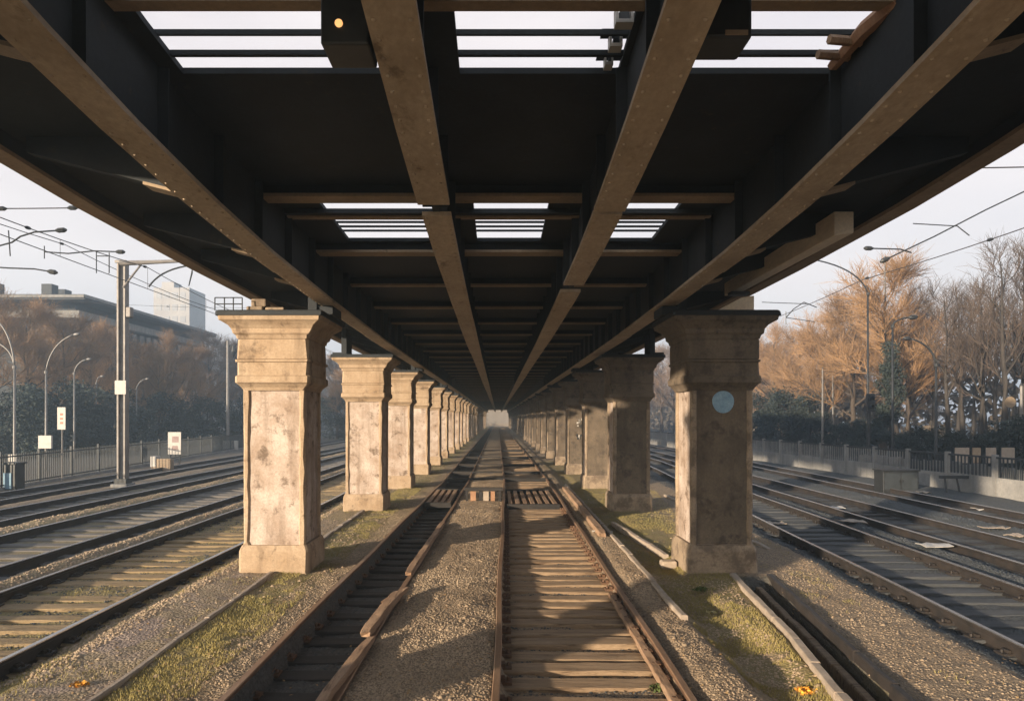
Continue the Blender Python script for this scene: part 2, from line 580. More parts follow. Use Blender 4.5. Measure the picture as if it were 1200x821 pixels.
# loose ballast stones and moss blades as real geometry
def scatter_stones(name, mat, regions):
    pts = []
    for (n, fx0, fx1, y0, y1, s) in regions:
        u = RNG.random(n)
        y = y0 * (y1 / y0) ** (u ** 0.85)
        x = fx0(y) + (fx1(y) - fx0(y)) * RNG.random(n)
        sz = s * (0.55 + 0.9 * RNG.random(n) ** 2)
        pts.append(np.stack([x, y, sz], 1))
    P = np.concatenate(pts)
    n = len(P)
    z = height(P[:, 0], P[:, 1])
    base = np.array([(1, 0, 0), (0, 1, 0), (-1, 0, 0), (0, -1, 0), (0.35, 0.3, 0.75), (-0.4, 0.3, 0.6), (0.1, -0.45, 0.7)], float)
    faces = np.array([(0, 1, 4), (1, 5, 4), (1, 2, 5), (2, 3, 6), (2, 6, 5), (3, 0, 6), (0, 4, 6), (4, 5, 6)])
    V = base[None] * (0.75 + 0.5 * RNG.random((n, 7, 3)))
    a = RNG.random(n) * 6.283
    ca, sa = np.cos(a)[:, None], np.sin(a)[:, None]
    X = V[:, :, 0] * ca - V[:, :, 1] * sa
    Y = V[:, :, 0] * sa + V[:, :, 1] * ca
    sz = P[:, 2][:, None]
    W = np.stack([X * sz + P[:, 0][:, None], Y * sz + P[:, 1][:, None], V[:, :, 2] * sz * 0.9 + z[:, None] - 0.004], 2)
    Fc = faces[None] + (np.arange(n) * 7)[:, None, None]
    o = np_mesh(name, W.reshape(-1, 3), Fc.reshape(-1, 3), mat)
    kind(o, 'stuff')


cst = lambda v: (lambda y: v + 0 * y)


def scatter_leaves(n):
    y = 5.3 * (40 / 5.3) ** (RNG.random(n) ** .9)
    x = -5 + 10.5 * RNG.random(n)
    keep = (vnoise(x, y, .8, 31) > .5) | (RNG.random(n) < .15)
    x, y = x[keep], y[keep]
    n = len(x)
    z = height(x, y) + .012
    a = RNG.random(n) * 6.283
    s_ = .012 + .014 * RNG.random(n)
    tilt = (RNG.random((n, 4)) - .2) * .014
    V = np.zeros((n, 4, 3))
    for k, (u, v) in enumerate(((-1, 0), (0, -.5), (1, 0), (0, .5))):
        V[:, k, 0] = x + s_ * (u * np.cos(a) - v * np.sin(a))
        V[:, k, 1] = y + s_ * (u * np.sin(a) + v * np.cos(a))
        V[:, k, 2] = z + tilt[:, k]
    kind(np_mesh('fallen_leaves', V.reshape(-1, 3), np.arange(n * 4).reshape(-1, 4), M['deadleaf']), 'stuff')


scatter_leaves(5000)
scatter_stones('ballast', M['pebble'], [
    (48000, lambda y: -1.36 + drift(y), lambda y: -0.06 + drift(y), 5.3, 30, 0.0135),
    (11000, lambda y: -3.0 + drift(y), lambda y: -2.48 + drift(y), 5.3, 22, 0.014),
    (11000, lambda y: 1.76 + drift(y), lambda y: 2.32 + 0 * y, 5.3, 22, 0.0135),
    (3500, cst(2.5), lambda y: CH1(y) - 0.1, 5.3, 11, 0.016),
    (9000, lambda y: CH2(y) + 0.1, lambda y: 4.7 + 0.055 * y, 5.3, 20, 0.0145),
    (7000, cst(-4.95), cst(-4.3), 6.5, 30, 0.022),
    (7000, cst(-8.0), cst(-7.1), 9, 45, 0.025),
    (6000, cst(-11.6), cst(-10.4), 12, 50, 0.028),
    (1800, cst(-4.4), cst(-3.6), 5.5, 18, 0.013),
    (300, cst(-4.6), cst(-2.5), 5.5, 25, 0.028),
    (500, lambda y: -1.3 + drift(y), lambda y: -0.1 + drift(y), 5.5, 25, 0.027),
    (300, cst(1.9), lambda y: CH2(y) + 1.2, 5.5, 25, 0.027),
    (2500, cst(-3.5), cst(-2.6), 13, 40, 0.02),
])
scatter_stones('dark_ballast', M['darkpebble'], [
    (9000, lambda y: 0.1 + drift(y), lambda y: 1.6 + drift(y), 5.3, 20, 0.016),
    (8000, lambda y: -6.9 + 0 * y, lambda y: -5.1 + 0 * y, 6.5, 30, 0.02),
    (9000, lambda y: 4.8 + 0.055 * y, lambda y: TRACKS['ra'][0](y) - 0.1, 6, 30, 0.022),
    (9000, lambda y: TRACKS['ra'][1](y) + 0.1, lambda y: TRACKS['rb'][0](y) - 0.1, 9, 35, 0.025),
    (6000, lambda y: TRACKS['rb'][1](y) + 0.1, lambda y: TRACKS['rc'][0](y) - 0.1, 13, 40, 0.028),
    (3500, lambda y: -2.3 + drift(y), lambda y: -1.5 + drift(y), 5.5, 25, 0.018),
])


def scatter_blades(name, mat, regions, w=0.004):
    pts = []
    for (n, fx0, fx1, y0, y1, hgt, thr) in regions:
        u = RNG.random(n)
        y = y0 * (y1 / y0) ** (u ** 0.9)
        x = fx0(y) + (fx1(y) - fx0(y)) * RNG.random(n)
        keep = vnoise(x, y, 1.9, 12) + 0.5 * vnoise(x, y, 6.0, 13) > thr
        x, y = x[keep], y[keep]
        pts.append(np.stack([x, y, hgt * (0.4 + RNG.random(len(x)))], 1))
    P = np.concatenate(pts)
    n = len(P)
    z = height(P[:, 0], P[:, 1])
    a = RNG.random(n) * 6.283
    lean = (RNG.random((n, 2)) - 0.5) * 1.2
    dx, dy = np.cos(a) * w, np.sin(a) * w
    h = P[:, 2]
    V = np.zeros((n, 3, 3))
    V[:, 0] = np.stack([P[:, 0] - dx, P[:, 1] - dy, z - 0.005], 1)
    V[:, 1] = np.stack([P[:, 0] + dx, P[:, 1] + dy, z - 0.005], 1)
    V[:, 2] = np.stack([P[:, 0] + lean[:, 0] * h, P[:, 1] + lean[:, 1] * h, z + h], 1)
    Fc = np.arange(n * 3).reshape(-1, 3)
    o = np_mesh(name, V.reshape(-1, 3), Fc, mat)
    kind(o, 'stuff')


scatter_blades('grass', M['grass'], [
    (30000, cst(-3.5), cst(-2.7), 5.3, 25, 0.03, 0.7),
    (46000, cst(2.35), lambda y: CH1(y) - 0.05, 5.3, 25, 0.03, 0.6),
    (12000, cst(-4.9), cst(-3.7), 5.5, 25, 0.028, 0.85),
    (26000, cst(-6.9), cst(-4.5), 6.5, 40, 0.035, 0.75),
    (5000, lambda y: CH2(y), lambda y: CH2(y) + 0.8, 5.5, 20, 0.03, 0.9),
])


# ---------------------------------------------------------------- railway tracks
RAILPROF = [(-0.07, 0.0), (0.07, 0.0), (0.07, 0.02), (0.014, 0.04), (0.014, 0.15), (0.036, 0.165), (0.036, 0.195), (0.028, 0.205), (-0.028, 0.205),
            (-0.036, 0.195), (-0.036, 0.165), (-0.014, 0.15), (-0.014, 0.04), (-0.07, 0.02)]
RAILMIS = [0, 0, 0, 0, 0, 0, 1, 1, 1, 0, 0, 0, 0, 0]


def sleeper_mesh(hx, hy, hz, seed):
    r = random.Random(seed)
    mb = MB()
    nx = 9
    vs, fs = [], []
    ring = [(-1, 0), (-1, 0.88), (-0.91, 1), (0.91, 1), (1, 0.88), (1, 0)]
    for i in range(nx):
        t = i / (nx - 1)
        x = (-1 + 2 * t) * hx
        tap = 0.93 if i in (0, nx - 1) else 1
        for (u, w) in ring:
            vs.append((x + (r.uniform(-.03, .03) if i in (0, nx - 1) else 0), u * hy * tap * (1 + r.uniform(-.05, .05)), w * hz * (1 + r.uniform(-.035, .02)) * tap))
    n = len(ring)
    for i in range(nx - 1):
        for k in range(n - 1):
            fs.append((i * n + k, (i + 1) * n + k, (i + 1) * n + k + 1, i * n + k + 1))
    fs.append(tuple(range(n)))
    fs.append(tuple((nx - 1) * n + k for k in range(n))[::-1])
    mb.add(vs, fs)
    return mb


def make_track(key, label, railm, smat, y0, y1, spacing, over, rail_z, sl_z, slw=0.11, slh=0.12, nvar=5, skip=None, chairs=0):
    l, r = TRACKS[key]
    ymid = y0
    t = thing('railway_track', label, 'railway track', (float((l(ymid) + r(ymid)) / 2), y0, 0), 'railway tracks')
    ys = np.concatenate([np.arange(y0, 40, 1.0), np.arange(40, y1 + 1, 4.0)])
    ph = random.random() * 9
    for fx in (l, r):
        pts = [(float(fx(y)) + 0.012 * math.sin(y * 0.9 + ph), float(y), rail_z) for y in ys]
        mb = MB()
        mb.sweep(RAILPROF, pts, RAILMIS)
        mb.build('rail', railm, t)
    y = y0 + 0.2
    k = 0
    base = WLOC[t.name]
    rest = MB()
    protos = []
    chair = None
    while y < y1:
        jit = random.uniform(-.05, .05)
        cx = float((l(y) + r(y)) / 2) + random.uniform(-.05, .05)
        hx = float(r(y) - l(y)) / 2 + over
        if k < 100:
            if len(protos) < nvar:
                o = sleeper_mesh(hx, slw, slh, k + hash(key) % 7).build('sleeper', smat, t, local=True)
                protos.append(o)
            else:
                p = protos[random.randrange(nvar)]
                o = p.copy()
                COL.objects.link(o)
                o.parent = t
            o.location = (cx - base.x, y + jit - base.y, sl_z - slh + random.uniform(-.012, .012) - base.z)
            o.rotation_euler = (random.uniform(-.04, .04), random.uniform(-.012, .012), random.uniform(-.03, .03) + (math.pi if random.random() < .5 else 0))
            if k < chairs:
                for fx in (l, r):
                    if chair is None:
                        mb = MB()
                        mb.box(-0.15, 0.15, -0.075, 0.075, -0.012, 0.018)
                        for sx in (-1, 1):
                            a, b = sorted((sx * .045, sx * .085))
                            mb.box(a, b, -.05, .05, .0181, .05)
                            mb.tube([(sx * .115, 0, .018), (sx * .115, 0, .05)], .017, 6)
                        chair = mb.build('rail_chair', M['rust'] if key in ('cl', 'cr') else M['railside'], t, local=True)
                        c = chair
                    else:
                        c = chair.copy()
                        COL.objects.link(c)
                        c.parent = t
                    c.location = (float(fx(y)) - base.x, y + jit - base.y, sl_z + .004 - base.z)
        else:
            rest.box(cx - hx, cx + hx, y - slw, y + slw, sl_z - slh, sl_z + random.uniform(-.01, .01))
        y += spacing
        k += 1
    if rest.v:
        kind(rest.build('sleeper_run', smat, t), 'stuff')
    return t


RU = [M['rust'], M['rusttop']]
DK = [M['railside'], M['railtop']]
make_track('cl', 'narrow sunken track with oily black sleepers beside the left pillars', RU, M['oily'], 3.5, 190, 0.55, 0.22, -0.14, -0.135, 0.12, 0.12, chairs=30)
make_track('cr', 'rusty track packed with brown plank sleepers, middle of the viaduct', RU, M['plank'], 3.5, 190, 0.40, 0.0, -0.115, -0.025, 0.120, 0.12, chairs=45)
make_track('la', 'mossy open air track nearest the left pillars', DK, M['mossy'], 5, 140, 0.46, 0.15, -0.14, -0.082, 0.13, 0.14, chairs=50)
make_track('lb', 'second open air track out from the left pillars', DK, M['greysleeper'], 7, 140, 0.62, 0.3, -0.12, -0.075, 0.13, 0.14)
make_track('lc', 'open air track running just in front of the tall mast', DK, M['greysleeper'], 10, 140, 0.62, 0.3, -0.12, -0.075, 0.13, 0.14)
make_track('ld', 'outermost left track, close along the steel fence', DK, M['greysleeper'], 14, 140, 0.62, 0.3, -0.12, -0.075, 0.13, 0.14)
make_track('ra', 'dark track nearest the right pillars with shiny rails', DK, M['bluesleeper'], 4, 140, 0.55, 0.3, -0.13, -0.08, 0.13, 0.14, chairs=50)
make_track('rb', 'middle dark track on the right side with pale litter', DK, M['oily'], 8, 140, 0.60, 0.3, -0.13, -0.09, 0.13, 0.14)
make_track('rc', 'outermost right track, along the concrete fence', DK, M['oily'], 12, 140, 0.60, 0.3, -0.13, -0.09, 0.13, 0.14)


# kerbs
def kerb(pts, w, z0, z1, mat, name='kerb'):
    """a line of laid kerb stones, each a little out of true, with open joints"""
    mb = MB()
    for a, b in zip(pts[:-1], pts[1:]):
        L = math.hypot(b[0] - a[0], b[1] - a[1])
        n = max(1, round(L / 0.9))
        for k in range(n):
            P = [Vector((a[0] + (b[0] - a[0]) * t + random.uniform(-.012, .012), a[1] + (b[1] - a[1]) * t, random.uniform(-.012, .008))) for t in ((k + .006) / n, (k + .994) / n)]
            ww = w / 2 * random.uniform(.9, 1.08)
            Q = [P[0].lerp(P[1], i / 5) for i in range(6)]
            Q = [q + Vector((random.uniform(-.004, .004), 0, random.uniform(-.005, .003))) for q in Q]
            mb.sweep([(-ww, z0), (ww, z0), (ww, z1 - 0.012), (ww - 0.014, z1), (-ww + 0.014, z1), (-ww, z1 - 0.012)], Q)
    return kind(mb.build(name, mat, None), 'structure')


kerb([(-3.52, 5.0), (-3.60, 10.9)], 0.07, -0.1, 0.065, M['kerb'])
kerb([(-3.58, 12.2), (-3.58, 18.2)], 0.10, -0.1, 0.075, M['kerb'])
kerb([(2.27, 8.3), (2.34, 12), (2.42, 18), (2.5, 25)], 0.09, -0.12, 0.11, M['kerb'])
kerb([(CH1(4.5), 4.5), (CH1(6.1), 6.1), (CH1(7.6) + .06, 7.6), (CH1(10.75), 10.75)], 0.10, -0.25, 0.06, M['kerb'])
kerb([(CH2(4.5), 4.5), (CH2(10.8), 10.8)], 0.08, -0.25, 0.055, M['railside'])  # dark colour stands for the shadow along this channel edge
kerb([(3.05, 12.3), (2.9, 14.2), (2.75, 16.2)], 0.10, -0.1, 0.06, M['kerb'])
kerb([(5.1, 12.8), (5.25, 16.0), (5.4, 22)], 0.08, -0.1, 0.06, M['kerb'])
# channel middle ledge of light broken stones
kerb([(CH1(5) + .36, 5), (CH1(7.2) + .37, 7.2), (CH1(10.5) + .36, 10.5)], 0.10, -0.3, -0.09, M['plank'], 'channel_ledge')

# ---------------------------------------------------------------- pillars
def make_pillar(stone, panel, crown, front=None):
    t = bpy.data.objects.new('stone_pillar', None)
    COL.objects.link(t)
    WLOC[t.name] = Vector((0, 0, 0))
    mb = MB(); mb.rings([(-0.25, .56, .56), (0.0, .56, .56), (0.36, .555, .555), (0.40, .545, .545), (0.46, .515, .515)]); mb.build('plinth', stone, t, True)
    mb = MB(); mb.rings([(0.455, .462, .462), (2.99, .462, .462)], 0.02); mb.build('shaft', panel, t, True)
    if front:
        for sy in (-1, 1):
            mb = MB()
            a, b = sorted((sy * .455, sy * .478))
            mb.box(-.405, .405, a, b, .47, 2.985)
            mb.build('shade_panel', front, t, True)
    for sx in (-1, 1):
        for sy in (-1, 1):
            mb = MB()
            w = 0.10
            mb.rings([(0.456, w / 2 + .005, w / 2 + .005), (0.52, w / 2, w / 2), (2.985, w / 2, w / 2)], 0.022)
            mb.v = [(p[0] + sx * (.5 - w / 2), p[1] + sy * (.5 - w / 2), p[2]) for p in mb.v]
            mb.build('corner_strip', stone, t, True)
    mb = MB(); mb.rings([(2.95, .505, .505), (3.0, .53, .53), (3.05, .575, .575), (3.075, .605, .605), (3.17, .605, .605), (3.195, .58, .58), (3.40, .575, .575), (3.405, .60, .60), (3.44, .60, .60)])
    mb.build('necking', crown, t, True)
    mb = MB(); mb.rings([(3.435, .555, .555), (3.455, .58, .58), (3.74, .575, .575), (3.78, .565, .565)]); mb.build('capital_block', crown, t, True)
    mb = MB(); mb.rings([(3.775, .585, .585), (3.83, .60, .60), (3.86, .635, .625), (3.93, .65, .63), (3.985, .69, .665), (4.03, .765, .71), (4.06, .815, .745), (4.125, .83, .755)])
    mb.build('cornice', crown, t, True)
    mb = MB(); mb.rings([(4.123, .85, .77), (4.19, .85, .77), (4.21, .83, .75)]); mb.build('cap_slab', M['soot'], t, True)
    return t


PY = [11.5, 18.9, 24.8] + [30.9 + 6.1 * i for i in range(27)] + [3.42]
ordw = ['', 'second', 'third', 'fourth', 'fifth', 'sixth', 'seventh']
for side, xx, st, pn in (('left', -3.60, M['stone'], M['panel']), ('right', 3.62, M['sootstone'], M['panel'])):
    proto = make_pillar(st, pn, st, None) if side == 'left' else make_pillar(st, pn, M['shaderender'], M['shaderender'])  # right row: pale sides and dark fronts put light and shade into colour
    row = [proto] + [copy_tree(proto) for _ in PY[1:]]
    for i, y in enumerate(PY):
        o = row[i]
        o.location = (xx + (0.0 if i < 3 else 0.03 * math.sin(i * 2.1)), y, 0)
        if y < 5:  # out-of-view piers added; the left one shades the right pillar's front
            o.location.x = -3.9 if side == 'left' else 4.15
            o.scale.x = .45
        if i > 0:
            o.rotation_euler.z = math.pi * (i % 2)
        if i == 0:
            lab = 'large sunlit tan stone pillar with flaking panel and a tiny cap railing' if side == 'left' else 'large stone pillar with shade-darkened front bearing a faded blue disc'
        elif y < 5:
            lab = f'narrow stone pier just in front of the large {side} pillar, beside the viewer'
        elif i < 7:
            lab = f'stone pillar standing {ordw[i]} from the camera in the {side} row'
        else:
            lab = f'far hazy stone pillar deep in the {side} row'
        tag(o, lab, 'pillar', f'stone pillars of the {side} row')
        if i == 0:
            WLOC[o.name] = Vector(o.location)
        # bearing beam on top of each pillar, carried by the pillar
        mb = MB()
        s = -1 if side == 'left' else 1
        zt = gz(y) - 0.002
        x0, x1 = sorted((s * 2.70 - o.location.x, s * 2.95 - o.location.x))
        mb.box(x0, x1, -0.30, 0.30, 4.205, zt)
        x0, x1 = sorted((s * 2.952 - o.location.x, s * (4.55 if y < 5 else 3.10) - o.location.x))
        hy = .5 if y < 5 else .34  # deeper beam on the added piers, to block more sun
        mb.box(x0, x1, -hy, hy, 4.205, zt + 0.70)
        b = mb.build('bearing_beam', M['soot'], o, True, bevel=0.01)
        if i == 0 and side == 'right':
            mb = MB()
            ring = [(0.02 + 0.175 * math.cos(a) * (1 + .03 * math.sin(3 * a)), -0.492, 2.765 + 0.18 * math.sin(a)) for a in np.linspace(0, 2 * math.pi, 28, endpoint=False)]
            ring2 = [(p[0], -0.44, p[2]) for p in ring]
            n = len(ring)
            mb.add(ring + ring2, [tuple(range(n))] + [(k, k + n, (k + 1) % n + n, (k + 1) % n) for k in range(n)])
            mb.build('painted_disc', M['blue'], o, True)

# railing on the near left pillar's cap
t = thing('cap_railing', 'tiny steel railing on top of the nearest left pillar', 'railing', (-4.35, 11.0, 4.21))
for z in (4.30, 4.40):
    mb = MB(); mb.tube([(-4.45, 10.75, z), (-4.02, 10.75, z)], 0.009, 6); mb.build('rail_bar', M['darkmetal'], t)
for x in (-4.45, -4.30, -4.16, -4.02):
    mb = MB(); mb.tube([(x, 10.75, 4.2), (x, 10.75, 4.40)], 0.009, 6); mb.build('post', M['darkmetal'], t)
t = thing('rubble_course', 'rough stones stacked on the nearest left pillar cap', 'stones', (-3.95, 11.0, 4.21))
for (x, y, w, h) in ((-3.99, 10.95, .26, .07), (-3.70, 10.98, .30, .06), (-3.94, 11.02, .24, .20)):
    mb = MB(); mb.box(x, x + w, y - .12, y + .12, 4.21 + (0 if h < .2 else .075), 4.21 + h); mb.build('stone', M['sootstone'], t, bevel=0.02)

# ---------------------------------------------------------------- viaduct deck
deck = thing('viaduct_deck', 'dark steel and concrete viaduct deck overhead with brown girder flanges', 'viaduct', (0, 11, 4.4))
DY0, DY1 = -46.0, 196.0
dys = np.concatenate([[DY0, -20.0], np.arange(-6, 20, 0.5), np.arange(20, DY1 + 1, 4.0)])
XG = [-2.77, -0.60, 1.08, 2.80]
GAPS = {1: [(6.42, 6.72)], 2: [(6.6, 6.68), (9.7, 10.1)], 0: [], 3: []}
for gi, gx in enumerate(XG):
    mb = MB()
    mb.sweep([(-0.035, 0.045), (0.035, 0.045), (0.035, 0.78), (-0.035, 0.78)], [(gx, y, gz(y)) for y in dys])
    for y in np.arange(2.2, 40, 1.1):
        for sx in (-1, 1):
            a, b = sorted((gx + sx * .037, gx + sx * .125))
            mb.box(a, b, y - .012, y + .012, gz(y) + .05, gz(y) + .735)
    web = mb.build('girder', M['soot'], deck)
    cuts = [DY0] + [v for g in GAPS[gi] for v in g] + [DY1]
    # flange plates end to end, each bolted splice a little proud of the last
    bounds = []
    for a, b in zip(cuts[::2], cuts[1::2]):
        y = a
        while y < b - 0.01:
            L = 12.2 if y > 14 else 6.1
            bounds.append((y, min(b, y + L)))
            y += L
    for k, (a, b) in enumerate(bounds):
        mb = MB()
        ys_ = [v for v in dys if a < v < b]
        hw = 0.15 if k % 2 == 0 else 0.143
        mb.sweep([(-hw, 0.0), (hw, 0.0), (hw, 0.042), (-hw, 0.042)], [(gx, y, gz(y) + 0.006 * (k % 2)) for y in [a + 0.004] + ys_ + [b - 0.004]])
        if a < 16 and b > 2:
            y = max(a, 2.0) + .07
            while y < min(b, 16) - .05:
                for sx in (-.105, .105):
                    zz = gz(y) + 0.006 * (k % 2)
                    mb.tube([(gx + sx, y, zz + .002), (gx + sx, y, zz - .007), (gx + sx, y, zz - .012)], [.016, .014, .007], 7)
                y += .17
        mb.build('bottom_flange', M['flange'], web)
# slab with the open bays
OPEN = [(4.22, 5.60, [(-2.58, -0.72), (-0.31, 0.99), (1.2, 2.76)]), (8.05, 10.1, [(-2.2, -0.80), (-0.30, 0.64), (1.30, 2.28)])]
ybr = sorted(set([DY0, DY1] + [v for o in OPEN for v in o[:2]] + [float(y) for y in dys]))
mb = MB()
for a, b in zip(ybr[:-1], ybr[1:]):
    if b - a < 1e-4:
        continue
    ops = [o for o in OPEN if o[0] <= a + 1e-5 and b <= o[1] + 1e-5]
    xb = [-4.72] + ([v for p in ops[0][2] for v in p] if ops else []) + [4.72]
    for x0, x1 in zip(xb[::2], xb[1::2]):
        za, zb = gz(a) + 0.75, gz(b) + 0.75
        mb.add([(x0, a, za), (x1, a, za), (x1, b, zb), (x0, b, zb), (x0, a, za + .05), (x1, a, za + .05), (x1, b, zb + .05), (x0, b, zb + .05)],
               [(3, 2, 1, 0), (4, 5, 6, 7), (1, 2, 6, 5), (3, 0, 4, 7)] + ([(0, 1, 5, 4), (2, 3, 7, 6)] if True else []))
# inner walls between cells would overlap: drop faces shared by two neighbouring cells
seen = {}
for i, f in enumerate(mb.f):
    key = tuple(sorted(tuple(round(c, 4) for c in mb.v[j]) for j in f))
    seen.setdefault(key, []).append(i)
drop = {i for v in seen.values() if len(v) > 1 for i in v}
mb.f = [f for i, f in enumerate(mb.f) if i not in drop]
mb.mi = [0] * len(mb.f)
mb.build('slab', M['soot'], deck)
# transverse beams
beams = [7.9, 10.28, 12.6] + [15.0 + 2.4 * i for i in range(35)] + [101 + 4.8 * i for i in range(19)]
for y in [-3.9, -1.5, 1.2, 3.3] + beams:
    if y > DY1:
        break
    z = gz(y)
    hw = 0.13 if y < 11 else 0.075
    mb = MB()
    mb.box(-2.72, 2.76, y - hw * 0.4, y + hw * 0.4, z + 0.64, z + 0.748)
    w = mb.build('cross_beam', M['soot'], deck)
    mb = MB()
    mb.box(-2.70, 2.74, y - hw, y + hw, z + 0.60, z + 0.64)
    mb.build('beam_flange', M['crossbeam'], w, bevel=0.006)
mb = MB(); z = gz(8.7); mb.box(-2.70, 2.74, 8.63, 8.93, z + 0.69, z + 0.748); w = mb.build('cross_beam', M['soot'], deck)
mb = MB(); mb.box(-2.69, 2.73, 8.72, 8.84, z + 0.668, z + 0.688); mb.build('beam_flange', M['crossbeam'], w)
# bars crossing the open bays
for y, hw, dz, mt in ((5.18, 0.013, 0.02, 'soot'), (5.40, 0.020, 0.0, 'soot'), (4.80, 0.062, -0.03, 'crossbeam'), (4.62, 0.02, 0.02, 'soot')):
    mb = MB(); z = gz(y) + 0.79 + dz
    mb.box(-2.73, 2.77, y - hw, y + hw, z - 0.02, z + 0.02); mb.build('opening_bar', M[mt], deck)
for y in (9.10, 9.32, 9.52, 9.72, 9.92):
    for x0, x1 in OPEN[1][2]:
        mb = MB(); z = gz(y) + 0.85
        mb.box(x0 - 0.05, x1 + 0.05, y - 0.018, y + 0.018, z - 0.012, z + 0.012); mb.build('opening_bar', M['soot'], deck)
# cantilever brackets and edge beams
for s in (-1, 1):
    for y in [-2.1, 0.1, 2.2, 4.5, 6.7, 8.9, 10.6, 13.9, 16.3] + [18.7 + 2.4 * i for i in range(34)] + [102 + 6.0 * i for i in range(15)]:
        z = gz(y)
        xi, xo = (2.84 if s > 0 else 2.81), 4.585
        mb = MB()
        pr = [(xi, z + 0.15), (xi, z + 0.748), (xo, z + 0.748), (xo, z + 0.60)]
        vs = [(s * a, y - 0.06, c) for a, c in pr] + [(s * a, y + 0.06, c) for a, c in pr]
        mb.add(vs, [(0, 1, 2, 3), (7, 6, 5, 4), (0, 3, 7, 4), (3, 2, 6, 7), (2, 1, 5, 6), (1, 0, 4, 5)])
        br = mb.build('bracket', M['soot'], deck)
        if y < 14:
            mb = MB()
            zs = lambda q: z + 0.15 + (q - xi) * 0.45 / (xo - xi)
            a, b = xi + .04, xi + .62
            vs = [(s * q, y + e, zs(q) + k) for e in (-.10, .10) for q, k in ((a, -.004), (b, -.004), (b, -.034), (a, -.034))]
            mb.add(vs, [(0, 1, 2, 3), (7, 6, 5, 4), (0, 4, 5, 1), (1, 5, 6, 2), (2, 6, 7, 3), (3, 7, 4, 0)])
            mb.build('bracket_flange', M['crossbeam'], br)
    mb = MB()
    mb.sweep([(-0.075, 0.59), (0.075, 0.59), (0.075, 1.95), (-0.075, 1.95)], [(s * 4.80, y, gz(y)) for y in dys])
    e = mb.build('edge_beam', M['soot'], deck)
    mb = MB()
    mb.sweep([(-0.13, 0.545), (0.10, 0.545), (0.10, 0.588), (-0.13, 0.588)], [(s * 4.80, y, gz(y)) for y in dys])
    mb.build('edge_flange', M['fascia'], e)

# beam under the right edge, its pale colour standing in for sunlight
t = thing('pale_beam', 'squared beam with sunlight put into its pale colour, under the right deck edge', 'beam', (4.24, 10.5, 4.75))
mb = MB()
vs = []
for y, z0, z1 in ((8.35, 4.735, 5.03), (12.4, 4.72, 4.95)):
    vs += [(4.12, y, z0), (4.36, y, z0 + .03), (4.36, y, z1), (4.12, y, z1)]
mb.add(vs, [(3, 2, 1, 0), (4, 5, 6, 7), (0, 1, 5, 4), (1, 2, 6, 5), (2, 3, 7, 6), (3, 0, 4, 7)])
mb.build('timber', M['litbeam'], t, bevel=0.012)
mb = MB(); mb.box(4.08, 4.40, 11.9, 12.1, 4.66, 4.715); mb.build('hanger', M['darkmetal'], t)
mb = MB()
vs = [(3.5, 10.9, 4.215), (4.1, 10.9, 4.215), (4.1, 11.2, 4.215), (3.5, 11.2, 4.215), (3.9, 10.9, 4.43), (4.1, 10.9, 4.46), (4.1, 11.2, 4.46), (3.9, 11.2, 4.43)]
mb.add(vs, [(3, 2, 1, 0), (4, 5, 6, 7), (0, 1, 5, 4), (1, 2, 6, 5), (2, 3, 7, 6), (3, 0, 4, 7)])
tag(mb.build('wedge_block', M['litbeam'], bevel=0.01), 'pale wedge block on the cap of the nearest right pillar', 'block')

# boxes hanging beside the inner girders
t = thing('signal_box', 'dark hanging box with a small orange lamp beside the girder', 'lamp box', (-0.95, 4.2, 5.2))
mb = MB(); mb.box(-1.09, -0.79, 4.20, 4.50, 4.80, 5.25); mb.build('housing', M['darkmetal'], t, bevel=0.015)
mb = MB()
mb.tube([(-0.975, 4.198, 4.925), (-0.975, 4.188, 4.925)], [0.024, 0.024], 14); mb.build('lamp', M['glow'], t)
mb = MB(); mb.box(-0.79, -0.66, 4.3, 4.4, 4.86, 4.94); mb.build('bracket', M['darkmetal'], t)
t = thing('junction_box', 'dark hanging junction box with a tan plate beside the girder', 'junction box', (1.4, 4.2, 5.2))
mb = MB(); mb.box(1.22, 1.57, 4.20, 4.48, 4.84, 5.25); mb.build('housing', M['darkmetal'], t, bevel=0.02)
mb = MB(); mb.box(1.40, 1.54, 4.193, 4.20, 4.855, 4.885); mb.build('plate', M['crossbeam'], t)
mb = MB(); mb.box(1.12, 1.22, 4.3, 4.42, 4.88, 4.96); mb.build('bracket', M['darkmetal'], t)
# clamp fittings in the middle bay, rusty bracket in the right bay
for k, (y, lab) in enumerate(((4.95, 'white clamp fitting with a square hole in the middle deck opening'), (5.22, 'small white clamp between the bars of the middle deck opening'), (5.45, 'smallest white clamp at the rear bar of the middle opening'))):
    z = gz(y) + 0.76
    s = 1.0 - 0.25 * k
    t = thing('clamp_fitting', lab, 'clamp', (0.93, y, z), 'clamps in the deck opening')
    mb = MB(); mb.box(0.86, 0.86 + .02 * s, y, y + .1, z, z + .1 * s); mb.box(0.86 + .11 * s, 0.86 + .13 * s, y, y + .1, z, z + .1 * s); mb.box(0.86, 0.86 + .13 * s, y, y + .1, z - .025, z); mb.build('jaw', M['white'], t)
    mb = MB(); mb.box(0.88 + 0.01, 0.86 + .10 * s, y + .01, y + .08, z + .001, z + .07 * s); mb.build('bolt_block', M['darkmetal'], t)
    mb = MB(); mb.box(0.80, 1.05, y - .005, y + .11, z + .12 * s, z + .14 * s); mb.build('plate', M['darkmetal'], t)
t = thing('rusty_bracket', 'rusty red bracket in the corner of the right deck opening', 'bracket', (2.7, 5.2, gz(5.2) + .75))
mb = MB(); mb.tube([(2.80, 4.75, gz(4.8) + .76), (2.72, 5.05, gz(5.0) + .75), (2.70, 5.5, gz(5.5) + .75)], [0.06, .06, .045], 6); mb.build('strut', M['redboard'], t)
